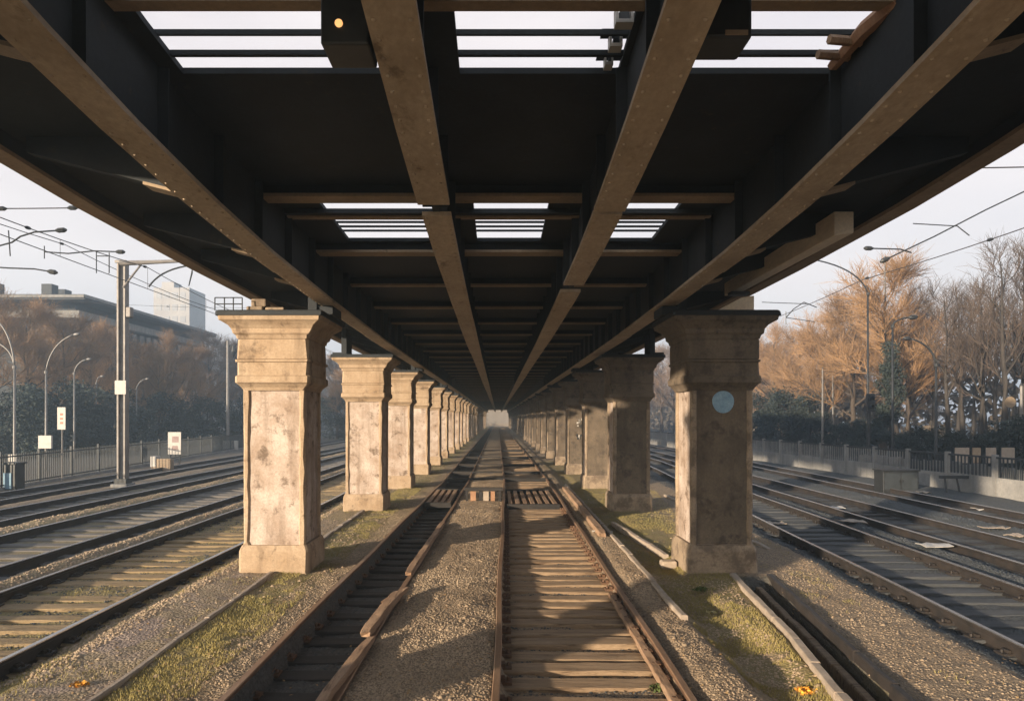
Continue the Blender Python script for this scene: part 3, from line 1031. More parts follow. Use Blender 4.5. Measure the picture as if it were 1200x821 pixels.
for y in (5.15, 5.33):
    mb = MB(); mb.tube([(2.50, y, gz(y) + .74), (2.78, y + .04, gz(y) + .74)], 0.035, 6); mb.build('peg', M['oldtimber'], t)

# ---------------------------------------------------------------- debris and timbers at track level
def rough_beam(pts, w, h, seed, n=10, mat=None):
    r = random.Random(seed)
    mb = MB()
    P = []
    for i in range(n + 1):
        t = i / n * (len(pts) - 1)
        k = min(int(t), len(pts) - 2)
        a, b = Vector(pts[k]), Vector(pts[k + 1])
        P.append(a.lerp(b, t - k))
    vs, fs = [], []
    for i, p in enumerate(P):
        e = 0.8 if i in (0, n) else 1.0
        for (u, v) in ((-1, 0), (1, 0), (1, .85), (.82, 1), (-.85, .97), (-1, .82)):
            vs.append((p.x + u * w / 2 * e * (1 + r.uniform(-.10, .10)), p.y + r.uniform(-.03, .03), p.z + v * h * e * (1 + r.uniform(-.10, .06))))
    for i in range(n):
        for k in range(6):
            k2 = (k + 1) % 6
            fs.append((i * 6 + k, i * 6 + k2, (i + 1) * 6 + k2, (i + 1) * 6 + k))
    fs.append(tuple(range(6))[::-1]); fs.append(tuple(n * 6 + k for k in range(6)))
    mb.add(vs, fs)
    return mb


dr = lambda y: float(drift(y))
for k, (pts, w, h, lab) in enumerate((
    ([(-1.46 + dr(5), 4.6, .06), (-1.49 + dr(6), 6.0, .06), (-1.40 + dr(7.5), 7.45, .07)], .10, .07, 'weathered timber baulk at the nearest end of the sunken track edge'),
    ([(-1.50 + dr(7.6), 7.62, .06), (-1.46 + dr(8.4), 8.5, .08), (-1.39 + dr(9.4), 9.35, .09)], .13, .08, 'split timber baulk with forked end on the sunken track edge'),
    ([(-1.45 + dr(10.5), 10.6, .06), (-1.42 + dr(13), 13.0, .07), (-1.40 + dr(16), 15.8, .06)], .11, .07, 'long weathered timber baulk further along the sunken track edge'),
)):
    t = thing('timber_baulk', lab, 'timber', pts[0], 'timber baulks on the sunken track edge')
    rough_beam(pts, w, h, k, 14).build('baulk', M['oldtimber'], t)
    if k == 1:
        rough_beam([(-1.42 + dr(8.9), 8.8, .10), (-1.30 + dr(9.5), 9.5, .12)], .045, .05, 9, 6).build('splinter', M['oldtimber'], t)
        rough_beam([(-1.54 + dr(8.9), 8.85, .10), (-1.42 + dr(9.4), 9.3, .10)], .03, .04, 10, 6).build('splinter', M['oldtimber'], t)
# broken guard timber hugging the right rail
t = thing('guard_timber', 'splintered guard timber along the right rail of the plank track', 'timber', (1.6, 5, 0))
rough_beam([(1.58 + dr(4), 4, -.03), (1.57 + dr(7), 7.0, -.03), (1.58 + dr(9.5), 9.8, -.04)], .09, .06, 21, 40).build('baulk', M['oldtimber'], t)
# timber along the kerb further back
t = thing('kerb_timber', 'old timber length lying along the gravel ridge near the kerb', 'timber', (2.2, 15, .05))
rough_beam([(2.16, 14.0, .06), (2.22, 17.5, .06), (2.3, 23.5, .06)], .16, .12, 31, 30).build('baulk', M['oldtimber'], t)

# low trestle between the tracks, slatted pit covers in both tracks
D = 20.2
t = thing('timber_trestle', 'low timber trestle with red brown boards between the two tracks', 'trestle', (-0.4, D, 0))
mb = MB(); mb.box(-0.98, 0.16, D - .09, D + .09, .36, .46); mb.build('top_beam', M['oily'], t, bevel=.01)
mb = MB(); mb.box(-0.94, 0.12, D - .07, D + .07, -.05, .06); mb.build('ground_beam', M['oily'], t)
for x, w, mt in ((-.90, .07, 'oily'), (-.72, .16, 'redboard'), (-.50, .10, 'oily'), (-.34, .16, 'kerb'), (-.14, .12, 'redboard'), (.06, .08, 'oily')):
    mb = MB(); mb.box(x - w / 2, x + w / 2, D - .03, D + .03, .055, .362); mb.build('board', M[mt], t)


def slat_grid(key, y0, y1, lab, n, mat, mat2):
    l, r = TRACKS[key]
    x0, x1 = float(l(y0)) + .10, float(r(y0)) - .10
    t = thing('slatted_grid', lab, 'grid', ((x0 + x1) / 2, y0, 0), 'slatted grids in the tracks')
    for y in (y0, y1):
        mb = MB(); mb.box(x0, x1, y - .10, y + .10, -.05, .09); mb.build('frame_beam', mat2, t, bevel=.01)
    for k in range(n):
        x = x0 + (x1 - x0) * (k + .5) / n
        mb = MB(); mb.box(x - .055, x + .055, y0 + .1, y1 - .1, -.04, .06 + random.uniform(-.015, .015)); mb.build('slat', mat, t)


slat_grid('cr', 19.2, 23.2, 'slatted timber grid between the rails of the plank track', 7, M['oldtimber'], M['oily'])
slat_grid('cl', 19.6, 23.4, 'slatted timber grid between the rails of the sunken track', 4, M['oldtimber'], M['oily'])
for k, (y, lab) in enumerate(((27.5, 'dark cross timber across both tracks just past the trestle'), (31, 'second dark cross timber past the trestle'), (36, 'third dark cross timber past the trestle'),
                              (43, 'fourth dark cross timber past the trestle'), (52, 'farthest dark cross timber across the tracks'))):
    rb = MB(); rb.box(-2.3 + .28, 2.2, y - .13, y + .13, -.06, .10)
    tag(rb.build('cross_timber', M['oily'], bevel=.02), lab, 'timber', 'cross timbers over the tracks')

# small things lying about
def leaf_pile(name, px, py, n, rad, mat, lab, cat, size=0.03, hgt=0.05):
    x, y = on_ground(px, py)
    mb = MB()
    for i in range(n):
        a, q = random.random() * 6.28, random.random() ** .6 * rad
        z = float(height(np.array(x), np.array(y))) + .012 + random.random() * hgt * (1 - q / rad)
        c = Vector((x + q * math.cos(a) * 1.4, y + q * math.sin(a), z))
        rot = Matrix.Rotation(random.uniform(-.9, .9), 3, 'X') @ Matrix.Rotation(random.uniform(-.9, .9), 3, 'Y') @ Matrix.Rotation(random.random() * 6.28, 3, 'Z')
        s = size * random.uniform(.6, 1.2)
        vs = [c + rot @ Vector(p) * s for p in ((-1, 0, 0), (-.3, .6, .15), (.6, .45, .05), (1, 0, .2), (.5, -.5, .1), (-.4, -.55, 0))]
        mb.add(vs, [(0, 1, 2, 5), (2, 3, 4, 5)])
    tag(mb.build(name, mat), lab, cat)


leaf_pile('leaf_pile', 946, 803, 60, .085, M['yellowleaf'], 'heap of orange yellow leaves beside the angled kerb', 'leaves')
leaf_pile('leaf_pile', 93, 805, 24, .06, M['yellowleaf'], 'few yellow leaves on the dirt by the mossy track', 'leaves', hgt=.02)
leaf_pile('crumpled_paper', 834, 712, 14, .05, M['paleyellow'], 'crumpled pale paper on the moss near the blue disc pillar', 'paper', .035)
for px, py, lab in ((760, 766, 'low green weed on the moss near the right rail'), (823, 690, 'low green weed in front of the blue disc pillar'), (775, 800, 'low green weed close to the frame bottom')):
    leaf_pile('weed', px, py, 170, .10, M['weed'], lab, 'weed', .022, .06)
for px, py, w, l_, lab in ((1095, 643, .55, .16, 'long white sheet lying between the right tracks, nearest of the litter'), (1166, 621, .55, .14, 'pale sheet lying beyond the middle right track'),
                           (1190, 630, .3, .14, 'short pale sheet near the frame edge on the right'), (1151, 594, .4, .2, 'bright white scrap beside the outermost right track'),
                           (978, 591, .45, .2, 'white scrap against a rail of the middle right track'), (997, 613, .6, .2, 'dull pale sheet on gravel between right tracks'),
                           (910, 609, .4, .15, 'dull pale scrap between the shiny rails'), (1082, 578, .3, .2, 'small pale scrap before the dark cabinet')):
    x, y = on_ground(px, py)
    z = float(height(np.array(x), np.array(y))) + .03
    mb = MB()
    n = 6
    vs = []
    for i in range(n):
        for j in range(3):
            vs.append((x + (i / (n - 1) - .5) * w + random.uniform(-.02, .02), y + (j - 1) * l_ + random.uniform(-.03, .03), z + random.uniform(0, .05)))
    fs = [(i * 3 + j, (i + 1) * 3 + j, (i + 1) * 3 + j + 1, i * 3 + j + 1) for i in range(n - 1) for j in range(2)]
    mb.add(vs, fs)
    o = mb.build('litter_sheet', M['white'] if 'white' in lab else M['kerb'])
    s_ = o.modifiers.new('thick', 'SOLIDIFY'); s_.thickness = .012
    tag(o, lab, 'litter', 'pale litter on the right tracks')
x, y = on_ground(706, 626)
mb = MB(); mb.tube([(x - .22, y, .05), (x + .2, y - .1, .05)], .045, 10)
tag(mb.build('short_pipe', M['white'], smooth=False), 'short pale pipe end beside the kerb near right pillars', 'pipe')
x, y = on_ground(785, 662)
mb = MB(); mb.box(x - .16, x + .1, y - .12, y + .1, -.05, .09)
tag(mb.build('kerb_stone', M['kerb'], bevel=.03), 'loose pale kerb stone at the foot of blue disc pillar', 'stone')

# ---------------------------------------------------------------- trees
def grow_tree(seed, height_, spread, trunk_h, n_limb, n2, n3, n4, twig_len, up, r0, twig_r=0.009):
    """trunk+limbs mesh and crown mesh (branches and twigs)"""
    r = random.Random(seed)
    tr, cr = MB(), MB()
    # leader
    pts = [Vector((0, 0, -0.2))]
    rad = [r0 * 1.25]
    n = 9
    lean = Vector((r.uniform(-.04, .04), r.uniform(-.04, .04), 0))
    for i in range(1, n + 1):
        z = height_ * .86 * i / n
        pts.append(Vector((lean.x * z + r.uniform(-.07, .07), lean.y * z + r.uniform(-.07, .07), z)))
        rad.append(r0 * (1 - .88 * i / n))
    tr.tube(pts, rad, 8)

    def limb(p0, d, L, r1, mb, sides, wob, upb, nseg=4):
        P = [p0]; Q = [r1]
        d = d.normalized()
        for i in range(nseg):
            d = (d + Vector((r.uniform(-wob, wob), r.uniform(-wob, wob), r.uniform(-wob, wob) + upb))).normalized()
            P.append(P[-1] + d * L / nseg)
            Q.append(r1 * (1 - .75 * (i + 1) / nseg))
        mb.tube(P, Q, sides, cap=False)
        return P, Q

    def at(P, Q, t):
        f = t * (len(P) - 1)
        i = min(int(f), len(P) - 2)
        return P[i].lerp(P[i + 1], f - i), Q[i] + (Q[i + 1] - Q[i]) * (f - i), (P[i + 1] - P[i]).normalized()

    def side_dir(ax, ang):
        u = ax.cross(Vector((0.3, .2, 1)))
        if u.length < 1e-3:
            u = Vector((1, 0, 0))
        u.normalize()
        w = ax.cross(u)
        a = r.random() * 6.283
        return ax * math.cos(ang) + (u * math.cos(a) + w * math.sin(a)) * math.sin(ang)

    for i in range(n_limb):
        t = trunk_h + (1 - trunk_h) * (i + r.random() * .7) / n_limb
        p, q, ax = at(pts, rad, min(t, .99))
        ang = r.uniform(.55, 1.1)
        L = spread * (1.15 - .75 * (t - trunk_h) / (1 - trunk_h)) * r.uniform(.8, 1.2)
        P, Q = limb(p, side_dir(ax, ang), L, max(.02, q * .6), tr, 6, .22, up)
        for j in range(n2):
            t2 = .2 + .8 * (j + r.random()) / n2
            p2, q2, ax2 = at(P, Q, min(t2, .99))
            P2, Q2 = limb(p2, side_dir(ax2, r.uniform(.4, .9)), L * .5 * r.uniform(.6, 1.1), max(.012, q2 * .6), cr, 4, .25, up, 3)
            for k in range(n3):
                t3 = .15 + .85 * (k + r.random()) / n3
                p3, q3, ax3 = at(P2, Q2, min(t3, .99))
                P3, Q3 = limb(p3, side_dir(ax3, r.uniform(.3, .9)), twig_len * r.uniform(.6, 1.4), max(twig_r * 1.3, q3 * .5), cr, 3, .25, up * .8, 2)
                for m_ in range(n4):
                    p4, q4, ax4 = at(P3, Q3, min(.2 + .8 * (m_ + r.random()) / max(1, n4), .99))
                    limb(p4, side_dir(ax4, r.uniform(.3, .8)), twig_len * .7 * r.uniform(.5, 1.3), twig_r, cr, 3, .2, up * .5, 1)
    return tr, cr


def tree_proto(name, seed, tm, cm, **kw):
    tr, cr = grow_tree(seed, **kw)
    e = bpy.data.objects.new(name, None)
    COL.objects.link(e)
    WLOC[e.name] = Vector((0, 0, 0))
    tr.build('trunk', tm, e, True, smooth=True)
    cr.build('crown', cm, e, True)
    return e


def shrub_proto(name, seed, h, w, n, conic=False):
    r = np.random.default_rng(seed)
    e = bpy.data.objects.new(name, None)
    COL.objects.link(e)
    WLOC[e.name] = Vector((0, 0, 0))
    mb = MB()
    mb.tube([(0, 0, -.2), (.05, .02, h * .4), (0, .05, h * .85)], [.12, .08, .03], 7)
    for k in range(7):
        a = k * 2.4
        z = h * (.15 + .1 * k)
        mb.tube([(0, 0, z), (math.cos(a) * w * .3, math.sin(a) * w * .3, z + h * .1), (math.cos(a) * w * .6, math.sin(a) * w * .6, z + h * .15)], [.05, .03, .01], 5, False)
    mb.build('trunk', M['bark'], e, True)
    nc = 34
    if conic:
        cz = r.random(nc) ** .8 * h * .95
        cr_ = (1 - cz / h) * w * (0.4 + .6 * r.random(nc))
    else:
        cz = (.08 + .85 * r.random(nc)) * h
        cr_ = np.sqrt(np.clip(1 - ((cz / h - .45) / .58) ** 2, .05, 1)) * w * r.random(nc) ** .5
    ca = r.random(nc) * 6.283
    C = np.stack([cr_ * np.cos(ca), cr_ * np.sin(ca), cz], 1)
    S = (.16 + .22 * r.random(nc)) * min(w, h * .5)
    idx = r.integers(0, nc, n)
    d = r.normal(size=(n, 3))
    d /= np.linalg.norm(d, axis=1)[:, None]
    P = C[idx] + d * (S[idx] * (.45 + .65 * r.random(n)))[:, None]
    P[:, 2] = np.maximum(P[:, 2], .05)
    a = r.normal(size=(n, 3)); a /= np.linalg.norm(a, axis=1)[:, None]
    b = np.cross(a, r.normal(size=(n, 3))); b /= np.linalg.norm(b, axis=1)[:, None]
    s = (.05 + .06 * r.random(n))[:, None]
    V = np.stack([P - a * s, P + b * s * .5, P + a * s, P - b * s * .5], 1).reshape(-1, 3)
    o = np_mesh('crown', V, np.arange(n * 4).reshape(-1, 4), M['evergreen'], e)
    return e


TAN = [tree_proto('bare_tree', 11 + i, M['tanbark'], M['twig_tan'], height_=10.0, spread=2.7, trunk_h=.25, n_limb=15, n2=8, n3=8, n4=6, twig_len=.75, up=.16, r0=.17, twig_r=.008) for i in range(3)]
GREY = [tree_proto('bare_tree', 41 + i, M['bark'], M['twig_grey'], height_=10.0, spread=2.6, trunk_h=.25, n_limb=14, n2=7, n3=8, n4=6, twig_len=.75, up=.16, r0=.16, twig_r=.008) for i in range(2)]
THIN = [tree_proto('bare_tree', 71 + i, M['bark'], M['twig_dark'], height_=11.0, spread=2.0, trunk_h=.42, n_limb=12, n2=5, n3=5, n4=3, twig_len=.75, up=.26, r0=.17, twig_r=.008) for i in range(3)]
SHR = [shrub_proto('evergreen_shrub', 5 + i, 4.0, 1.9, 9000) for i in range(3)]
CON = [shrub_proto('conifer', 25 + i, 8.0, 1.7, 12000, True) for i in range(2)]
USED = set()


def plant(protos, H0, px, d, topy, lab, cat, grp, i, wide=1.0, off=0.0):
    p = next((q for q in protos if q.name not in USED), protos[i % len(protos)])
    if p.name in USED:
        o = copy_tree(p)
    else:
        o = p
        USED.add(p.name)
    h = Z_at(topy, d)
    s = h / H0
    o.location = (X_at(px, d) + off, d, 0)
    o.scale = (s * wide, s * wide, s)
    o.rotation_euler.z = random.random() * 6.28
    tag(o, lab, cat, grp)
    return o


# right side
g = 'tan bare trees behind the right fence'
for i, (px, d, ty, lab) in enumerate((
    (1036, 38, 298, 'tallest bushy tan tree behind the concrete fence'), (1002, 46, 335, 'bushy tan tree to the left of the tallest tan tree'),
    (1066, 42, 345, 'bushy tan tree to the right of the tallest tan tree'), (965, 52, 362, 'bushy tan tree above the concrete fence with thin pale pole in front'),
    (935, 58, 380, 'hazy tan tree two crowns out from the right pillar row'), (905, 64, 385, 'hazy tan tree right beside the blue disc pillar'))):
    plant(TAN, 10.0, px, d, ty, lab, 'tree', g, i, 1.25)
for i, (px, d, ty) in enumerate(((985, 70, 385), (945, 80, 395), (915, 90, 400), (1015, 62, 380), (1050, 60, 385), (895, 80, 395), (880, 100, 410), (1085, 75, 455), (775, 105, 405), (755, 120, 415), (735, 110, 425),
                                 (790, 95, 400), (700, 125, 430))):
    plant(GREY if i % 2 else TAN, 10.0, px, d, ty, 'far hazy tan tree in the mass behind the right fence', 'tree', g, i + 1, 1.35)
g = 'dark thin bare trees on the right'
for i, (px, d, ty, lab) in enumerate((
    (1112, 31, 318, 'thin bare dark trunk tree next to the curved street lamp'), (1130, 34, 322, 'thin bare tree second from the curved street lamp'),
    (1148, 30, 330, 'thin bare tree third from the curved street lamp'), (1166, 36, 325, 'thin bare tree between two taller dark trunks'),
    (1178, 27, 262, 'tall bare tree with wide sparse crown near the frame edge'), (1196, 29, 275, 'tall bare tree cut by the frame edge on the right'),
    (1222, 28, 265, 'tall bare tree whose branches enter from the right frame edge'), (1140, 46, 345, 'small bare tree far behind the thin dark trunks'),
    (1188, 44, 340, 'small bare tree behind the tall sparse crown'))):
    plant(THIN, 11.0, px, d, ty, lab, 'tree', g, i)
for px, d, ty in ((1095, 40, 345), (1122, 38, 340), (1156, 31, 318), (1207, 32, 300)):
    plant(THIN, 11.0, px, d, ty, 'slender bare trunk in the thicket of thin trees near the right frame edge', 'tree', 'thicket of slender trees on the right', 1)
g = 'dark evergreens behind the right fence'
for i, (px, d, ty, con, lab) in enumerate((
    (1043, 36, 400, 1, 'dark conifer standing inside the tallest tan crown'), (925, 52, 458, 0, 'dark evergreen bush beside the blue disc pillar'),
    (950, 47, 478, 0, 'dark evergreen bush second out from the blue disc pillar'), (897, 58, 462, 0, 'dark evergreen bush half hidden by the blue disc pillar'), (1068, 33, 505, 0, 'dark evergreen bush behind the cabinet'),
    (1088, 31, 500, 0, 'dark evergreen bush under the curved street lamp'), (1110, 30, 508, 0, 'dark evergreen bush under the first thin trunks'), (1135, 28, 505, 0, 'dark evergreen bush below the thin bare trees'),
    (1162, 27, 506, 0, 'dark evergreen bush below the tall sparse tree'), (1188, 26, 503, 0, 'dark evergreen bush nearest the right frame edge'), (1215, 25, 488, 0, 'dark evergreen bush cut by the right frame edge'),
    (980, 44, 496, 0, 'low dark bush behind the thin pale pole'), (1008, 41, 492, 0, 'low dark bush behind the signal post'))):
    plant(CON if con else SHR, 8.0 if con else 4.0, px, d, ty, lab, 'evergreen', g, i, 1.0 if con else 1.15)

# left side
g = 'tan bare trees behind the left fence'
for i, (px, d, ty, lab) in enumerate((
    (30, 50, 350, 'broad tan tree in front of the dark hall, nearest its corner'), (78, 53, 362, 'broad tan tree beside the street lamp with white box'), (-18, 47, 345, 'broad tan tree cut by the left frame edge'),
    (55, 58, 378, 'tan tree half hidden between the two broad tan trees'), (105, 57, 372, 'tan tree whose crown stands left of the tall mast'), (135, 62, 388, 'small tan tree right behind the tall mast'), (186, 56, 412, 'low tan tree right behind the white notice board'),
    (167, 60, 398, 'small tan tree just right of the tall mast'), (203, 64, 395, 'tan tree below the roof end of the hall'), (228, 68, 405, 'tan tree before the pale tower block'))):
    plant(TAN, 10.0, px, d, ty, lab, 'tree', g, i, 1.3 if i < 3 else 1.15)
for i, (px, d, ty) in enumerate(((248, 80, 385), (268, 85, 395), (288, 90, 400), (236, 100, 395), (395, 92, 415), (410, 105, 425), (388, 120, 425), (405, 80, 430), (440, 125, 440), (310, 95, 405), (345, 105, 410))):
    plant(TAN if i % 3 else GREY, 10.0, px, d, ty, 'far hazy bare tree in the mass behind the left pillars', 'tree', g, i, 1.3)
g = 'dark evergreens behind the left fence'
for i, (px, d, ty, con, lab) in enumerate((
    (8, 42, 452, 0, 'dark evergreen bush at the left frame edge'), (38, 44, 470, 0, 'dark evergreen bush behind the first street lamps'), (70, 46, 448, 0, 'dark evergreen bush behind the small sign on a pole'),
    (100, 48, 472, 0, 'dark evergreen bush left of the tall mast'), (128, 50, 455, 0, 'dark evergreen bush directly behind the tall mast'), (158, 53, 478, 0, 'dark evergreen bush right of the tall mast'),
    (188, 57, 462, 0, 'dark evergreen bush behind the white board'), (215, 60, 482, 0, 'dark evergreen bush right of the white board'), (243, 64, 466, 0, 'dark evergreen bush left of the slim pole'),
    (272, 68, 480, 0, 'dark evergreen bush behind the slim pole'), (300, 72, 462, 0, 'dark evergreen bush behind the nearest left pillar'), (395, 82, 462, 0, 'dark evergreen bush seen between the first left pillars'))):
    plant(CON if con else SHR, 4.0, px, d, ty, lab, 'evergreen', g, i + 1, 1.25)


for p_ in TAN + GREY + THIN + SHR + CON:
    if p_.name not in USED:
        for c_ in list(p_.children):
            bpy.data.objects.remove(c_)
        bpy.data.objects.remove(p_)


# far wood as one mass
def far_wood():
    r = np.random.default_rng(3)
    n = 60000
    segs = []
    for (x0, y0, x1, y1, h, m) in ((-60, 70, -30, 190, 8, 18000), (-30, 190, -14, 240, 9, 6000), (14, 245, 60, 190, 9, 8000), (34, 60, 44, 190, 8, 18000), (30, 130, 60, 200, 9, 8000), (38, 60, 36, -50, 11, 12000), (36, -50, -4, -52, 10, 7000)):  # last two stretches run out of view, added to block low sky light
        t = r.random(m)
        px_ = x0 + (x1 - x0) * t + r.normal(size=m) * 2.5
        py_ = y0 + (y1 - y0) * t + r.normal(size=m) * 2.5
        top = h * (.55 + .45 * vnoise(px_ + py_ * .7, px_ * .3, .25, 21))
        segs.append(np.stack([px_, py_, top * r.random(m) ** .8], 1))
    P = np.concatenate(segs)
    n = len(P)
    a = r.normal(size=(n, 3)); a /= np.linalg.norm(a, axis=1)[:, None]
    b = np.cross(a, r.normal(size=(n, 3))); b /= np.linalg.norm(b, axis=1)[:, None]
    s = (.25 + .3 * r.random(n))[:, None]
    V = np.stack([P - a * s, P + b * s * .5, P + a * s, P - b * s * .5], 1).reshape(-1, 3)
    V[:, 2] = np.maximum(V[:, 2], -.1)
    o = np_mesh('distant_wood', V, np.arange(n * 4).reshape(-1, 4), M['farwood'])
    kind(o, 'stuff')


far_wood()

# ---------------------------------------------------------------- buildings
t = thing('long_hall', 'long dark hall with wide overhanging roof beyond the left trees', 'building', (-60, 82, 0))
x1, x0, y0, y1 = -40.8, -82.0, 66.0, 91.5
mb = MB(); mb.box(x0, x1, y0, y1, -.2, 13.6); mb.build('wall', M['facade'], t)
mb = MB()
ov = 2.2
ex0, ex1, ey0, ey1 = x0 - ov, x1 + ov, y0 - ov, y1 + ov
zr = 14.1
vs = [(ex0, ey0, zr - .5), (ex1, ey0, zr - .5), (ex1, ey1, zr - .5), (ex0, ey1, zr - .5), (ex0, ey0, zr), (ex1, ey0, zr), (ex1, ey1, zr), (ex0, ey1, zr),
      (ex0 + 9, ey0 + 9, zr + 1.1), (ex1 - 9, ey0 + 9, zr + 1.1), (ex1 - 9, ey1 - 9, zr + 1.1), (ex0 + 9, ey1 - 9, zr + 1.1)]
mb.add(vs, [(3, 2, 1, 0), (0, 1, 5, 4), (1, 2, 6, 5), (2, 3, 7, 6), (3, 0, 4, 7), (4, 5, 9, 8), (5, 6, 10, 9), (6, 7, 11, 10), (7, 4, 8, 11), (8, 9, 10, 11)])
rf = mb.build('roof', M['roof'], t)
mb = MB(); mb.box(ex1 - 9.5, ex1 - 8.3, 74, 75.2, zr + .9, zr + 2.4); mb.build('chimney', M['roof'], rf)
mb = MB(); mb.box(x1, x1 + .9, y0 - .9, y1 + .9, 12.1, 12.8); mb.box(x0, x1, y0 - .9, y0, 12.1, 12.8); mb.build('cornice', M['concrete'], t)
mb = MB(); mb.box(ex1 + .002, ex1 + .12, ey0, ey1, zr - .30, zr - .08); mb.box(ex0, ex1, ey0 - .12, ey0 - .002, zr - .30, zr - .08); mb.build('gutter', M['concrete'], rf)
mb = MB()
mb.add([(x1 + .002, y0 - 1.5, 9.9), (x1 + 2.6, y0 - 1.5, 9.5), (x1 + 2.6, y1, 9.5), (x1 + .002, y1, 9.9), (x1 + .002, y0 - 1.5, 10.5), (x1 + 2.6, y0 - 1.5, 9.8), (x1 + 2.6, y1, 9.8), (x1 + .002, y1, 10.5)],
       [(3, 2, 1, 0), (4, 5, 6, 7), (0, 1, 5, 4), (1, 2, 6, 5), (2, 3, 7, 6), (3, 0, 4, 7)])
mb.build('lower_roof', M['roof'], t)
for k in range(16):
    yy = y0 + .8 + k * 1.55
    mb = MB(); mb.box(x1 + .002, x1 + .10, yy, yy + .9, 10.7, 11.9); mb.build('clerestory_window', M['glass'], t)
for k in range(5):
    xx = ex1 - 5 - k * 6
    mb = MB(); mb.box(xx - .5, xx + .5, 66 + k, 67 + k, zr + .4, zr + 1.4 + .3 * (k % 2)); mb.build('roof_vent', M['roof'], rf)
for k in range(6):
    y = y0 + 1.5 + k * 4.1
    mb = MB(); mb.box(x1, x1 + .12, y, y + 2.0, 3.0, 9.3); w = mb.build('window', M['concrete'], t)
    mb = MB(); mb.box(x1 + .02, x1 + .16, y + .2, y + 1.8, 3.2, 9.1); mb.build('pane', M['glass'], w)
for k in range(7):
    x = x0 + 3 + k * 4.8
    mb = MB(); mb.box(x, x + 2.0, y0 - .12, y0, 3.0, 9.3); w = mb.build('window', M['concrete'], t)
    mb = MB(); mb.box(x + .2, x + 1.8, y0 - .16, y0 - .02, 3.2, 9.1); mb.build('pane', M['glass'], w)

D = 165
t = thing('tower_block', 'pale distant tower block fading in haze above the hall roof', 'building', (X_at(201, D), D, 0))
xa, xb = X_at(180, D), X_at(222, D)
zt = Z_at(337, D)
mb = MB(); mb.box(xa, xb, D, D + 9, -.2, zt); mb.build('wall', M['tower'], t)
mb = MB(); mb.box(xa + 1, xa + 4, D + 2, D + 6, zt, zt + 1.8); mb.build('roof_house', M['tower'], t)
for fl in range(10):
    z = zt - 2.6 - fl * 2.9
    for k in range(4):
        x = xa + .7 + k * (xb - xa - 1.0) / 4
        mb = MB(); mb.box(x, x + 1.25, D - .06, D, z, z + 1.5); mb.build('window', M['towerglass'], t)

D = 215
t = thing('cream_house', 'small pale building closing the view under the viaduct', 'building', (0, D, 0))
mb = MB(); mb.box(-9, 9, D, D + 8, -.2, 5.2); mb.build('wall', M['endwall'], t)
mb = MB()
mb.add([(-9.5, D - .5, 5.2), (9.5, D - .5, 5.2), (9.5, D + 8.5, 5.2), (-9.5, D + 8.5, 5.2), (-9.5, D + 4, 7.6), (9.5, D + 4, 7.6)], [(3, 2, 1, 0), (0, 1, 5, 4), (2, 3, 4, 5), (1, 2, 5), (3, 0, 4)])
mb.build('roof', M['kerb'], t)
mb = MB(); mb.box(-9.1, 9.1, D - .08, D - .002, -.1, .9); mb.build('plinth', M['kerb'], t)


# ---------------------------------------------------------------- fences
def left_fence():
    t = thing('steel_fence', 'dark steel picket fence beyond the left tracks', 'fence', (-17, 22, 0))
    fx = lambda y: -17.0 - 0.115 * (y - 22)
    ys = np.arange(14.0, 100.0, 2.4)
    for z in (0.18, 1.15):
        mb = MB(); mb.sweep([(-.02, -.025), (.02, -.025), (.02, .025), (-.02, .025)], [(fx(y), y, z) for y in ys]); mb.build('fence_rail', M['fence'], t)
    for y in ys:
        mb = MB(); mb.box(fx(y) - .04, fx(y) + .04, y - .04, y + .04, -.1, 1.35); mb.build('post', M['fence'], t)
    for a in ys[:-1]:
        mb = MB()
        for k in range(1, 17):
            y = a + 2.4 * k / 17
            mb.box(fx(y) - .01, fx(y) + .01, y - .016, y + .016, .06, 1.24)
        mb.build('picket_panel', M['fence'], t)
    mb = MB(); mb.sweep([(-.06, -.1), (.06, -.1), (.06, .12), (-.06, .12)], [(fx(y), y, 0) for y in ys]); mb.build('plinth', M['concrete'], t)


left_fence()


def right_fence():
    t = thing('concrete_fence', 'grey concrete panel fence with steel railing beyond the right tracks', 'fence', (15.6, 25, 0))
    fx = lambda y: 15.95 - 0.03 * (y - 20)
    ys = np.arange(13.0, 110.0, 2.2)
    for i, y in enumerate(ys):
        mb = MB(); mb.box(fx(y) - .07, fx(y) + .07, y - .07, y + .07, -.15, 1.34); mb.build('post', M['concrete'], t)
    for a in ys[:-1]:
        hh = random.uniform(.58, .64)
        mb = MB()
        x_a, x_b = fx(a), fx(a + 2.2)
        vs = []
        for (x, y) in ((x_a, a + .075), (x_b, a + 2.125)):
            for (dx, z) in ((-.04, -.15), (.04, -.15), (.04, hh), (-.04, hh)):
                vs.append((x + dx, y, z))
        mb.add(vs, [(3, 2, 1, 0), (4, 5, 6, 7), (0, 1, 5, 4), (1, 2, 6, 5), (2, 3, 7, 6), (3, 0, 4, 7)])
        mb.build('panel', M['concrete'], t)
        mb = MB()
        for k in range(1, 13):
            y = a + 2.2 * k / 13
            x = fx(y)
            mb.box(x - .014, x + .014, y - .022, y + .022, hh + .002, 1.22)
        mb.build('railing_panel', M['concrete'] if a > 24 else M['fence'], t)
    mb = MB(); mb.sweep([(-.03, -.03), (.03, -.03), (.03, .03), (-.03, .03)], [(fx(y), y, 1.25) for y in ys]); mb.build('fence_rail', M['fence'], t)


right_fence()
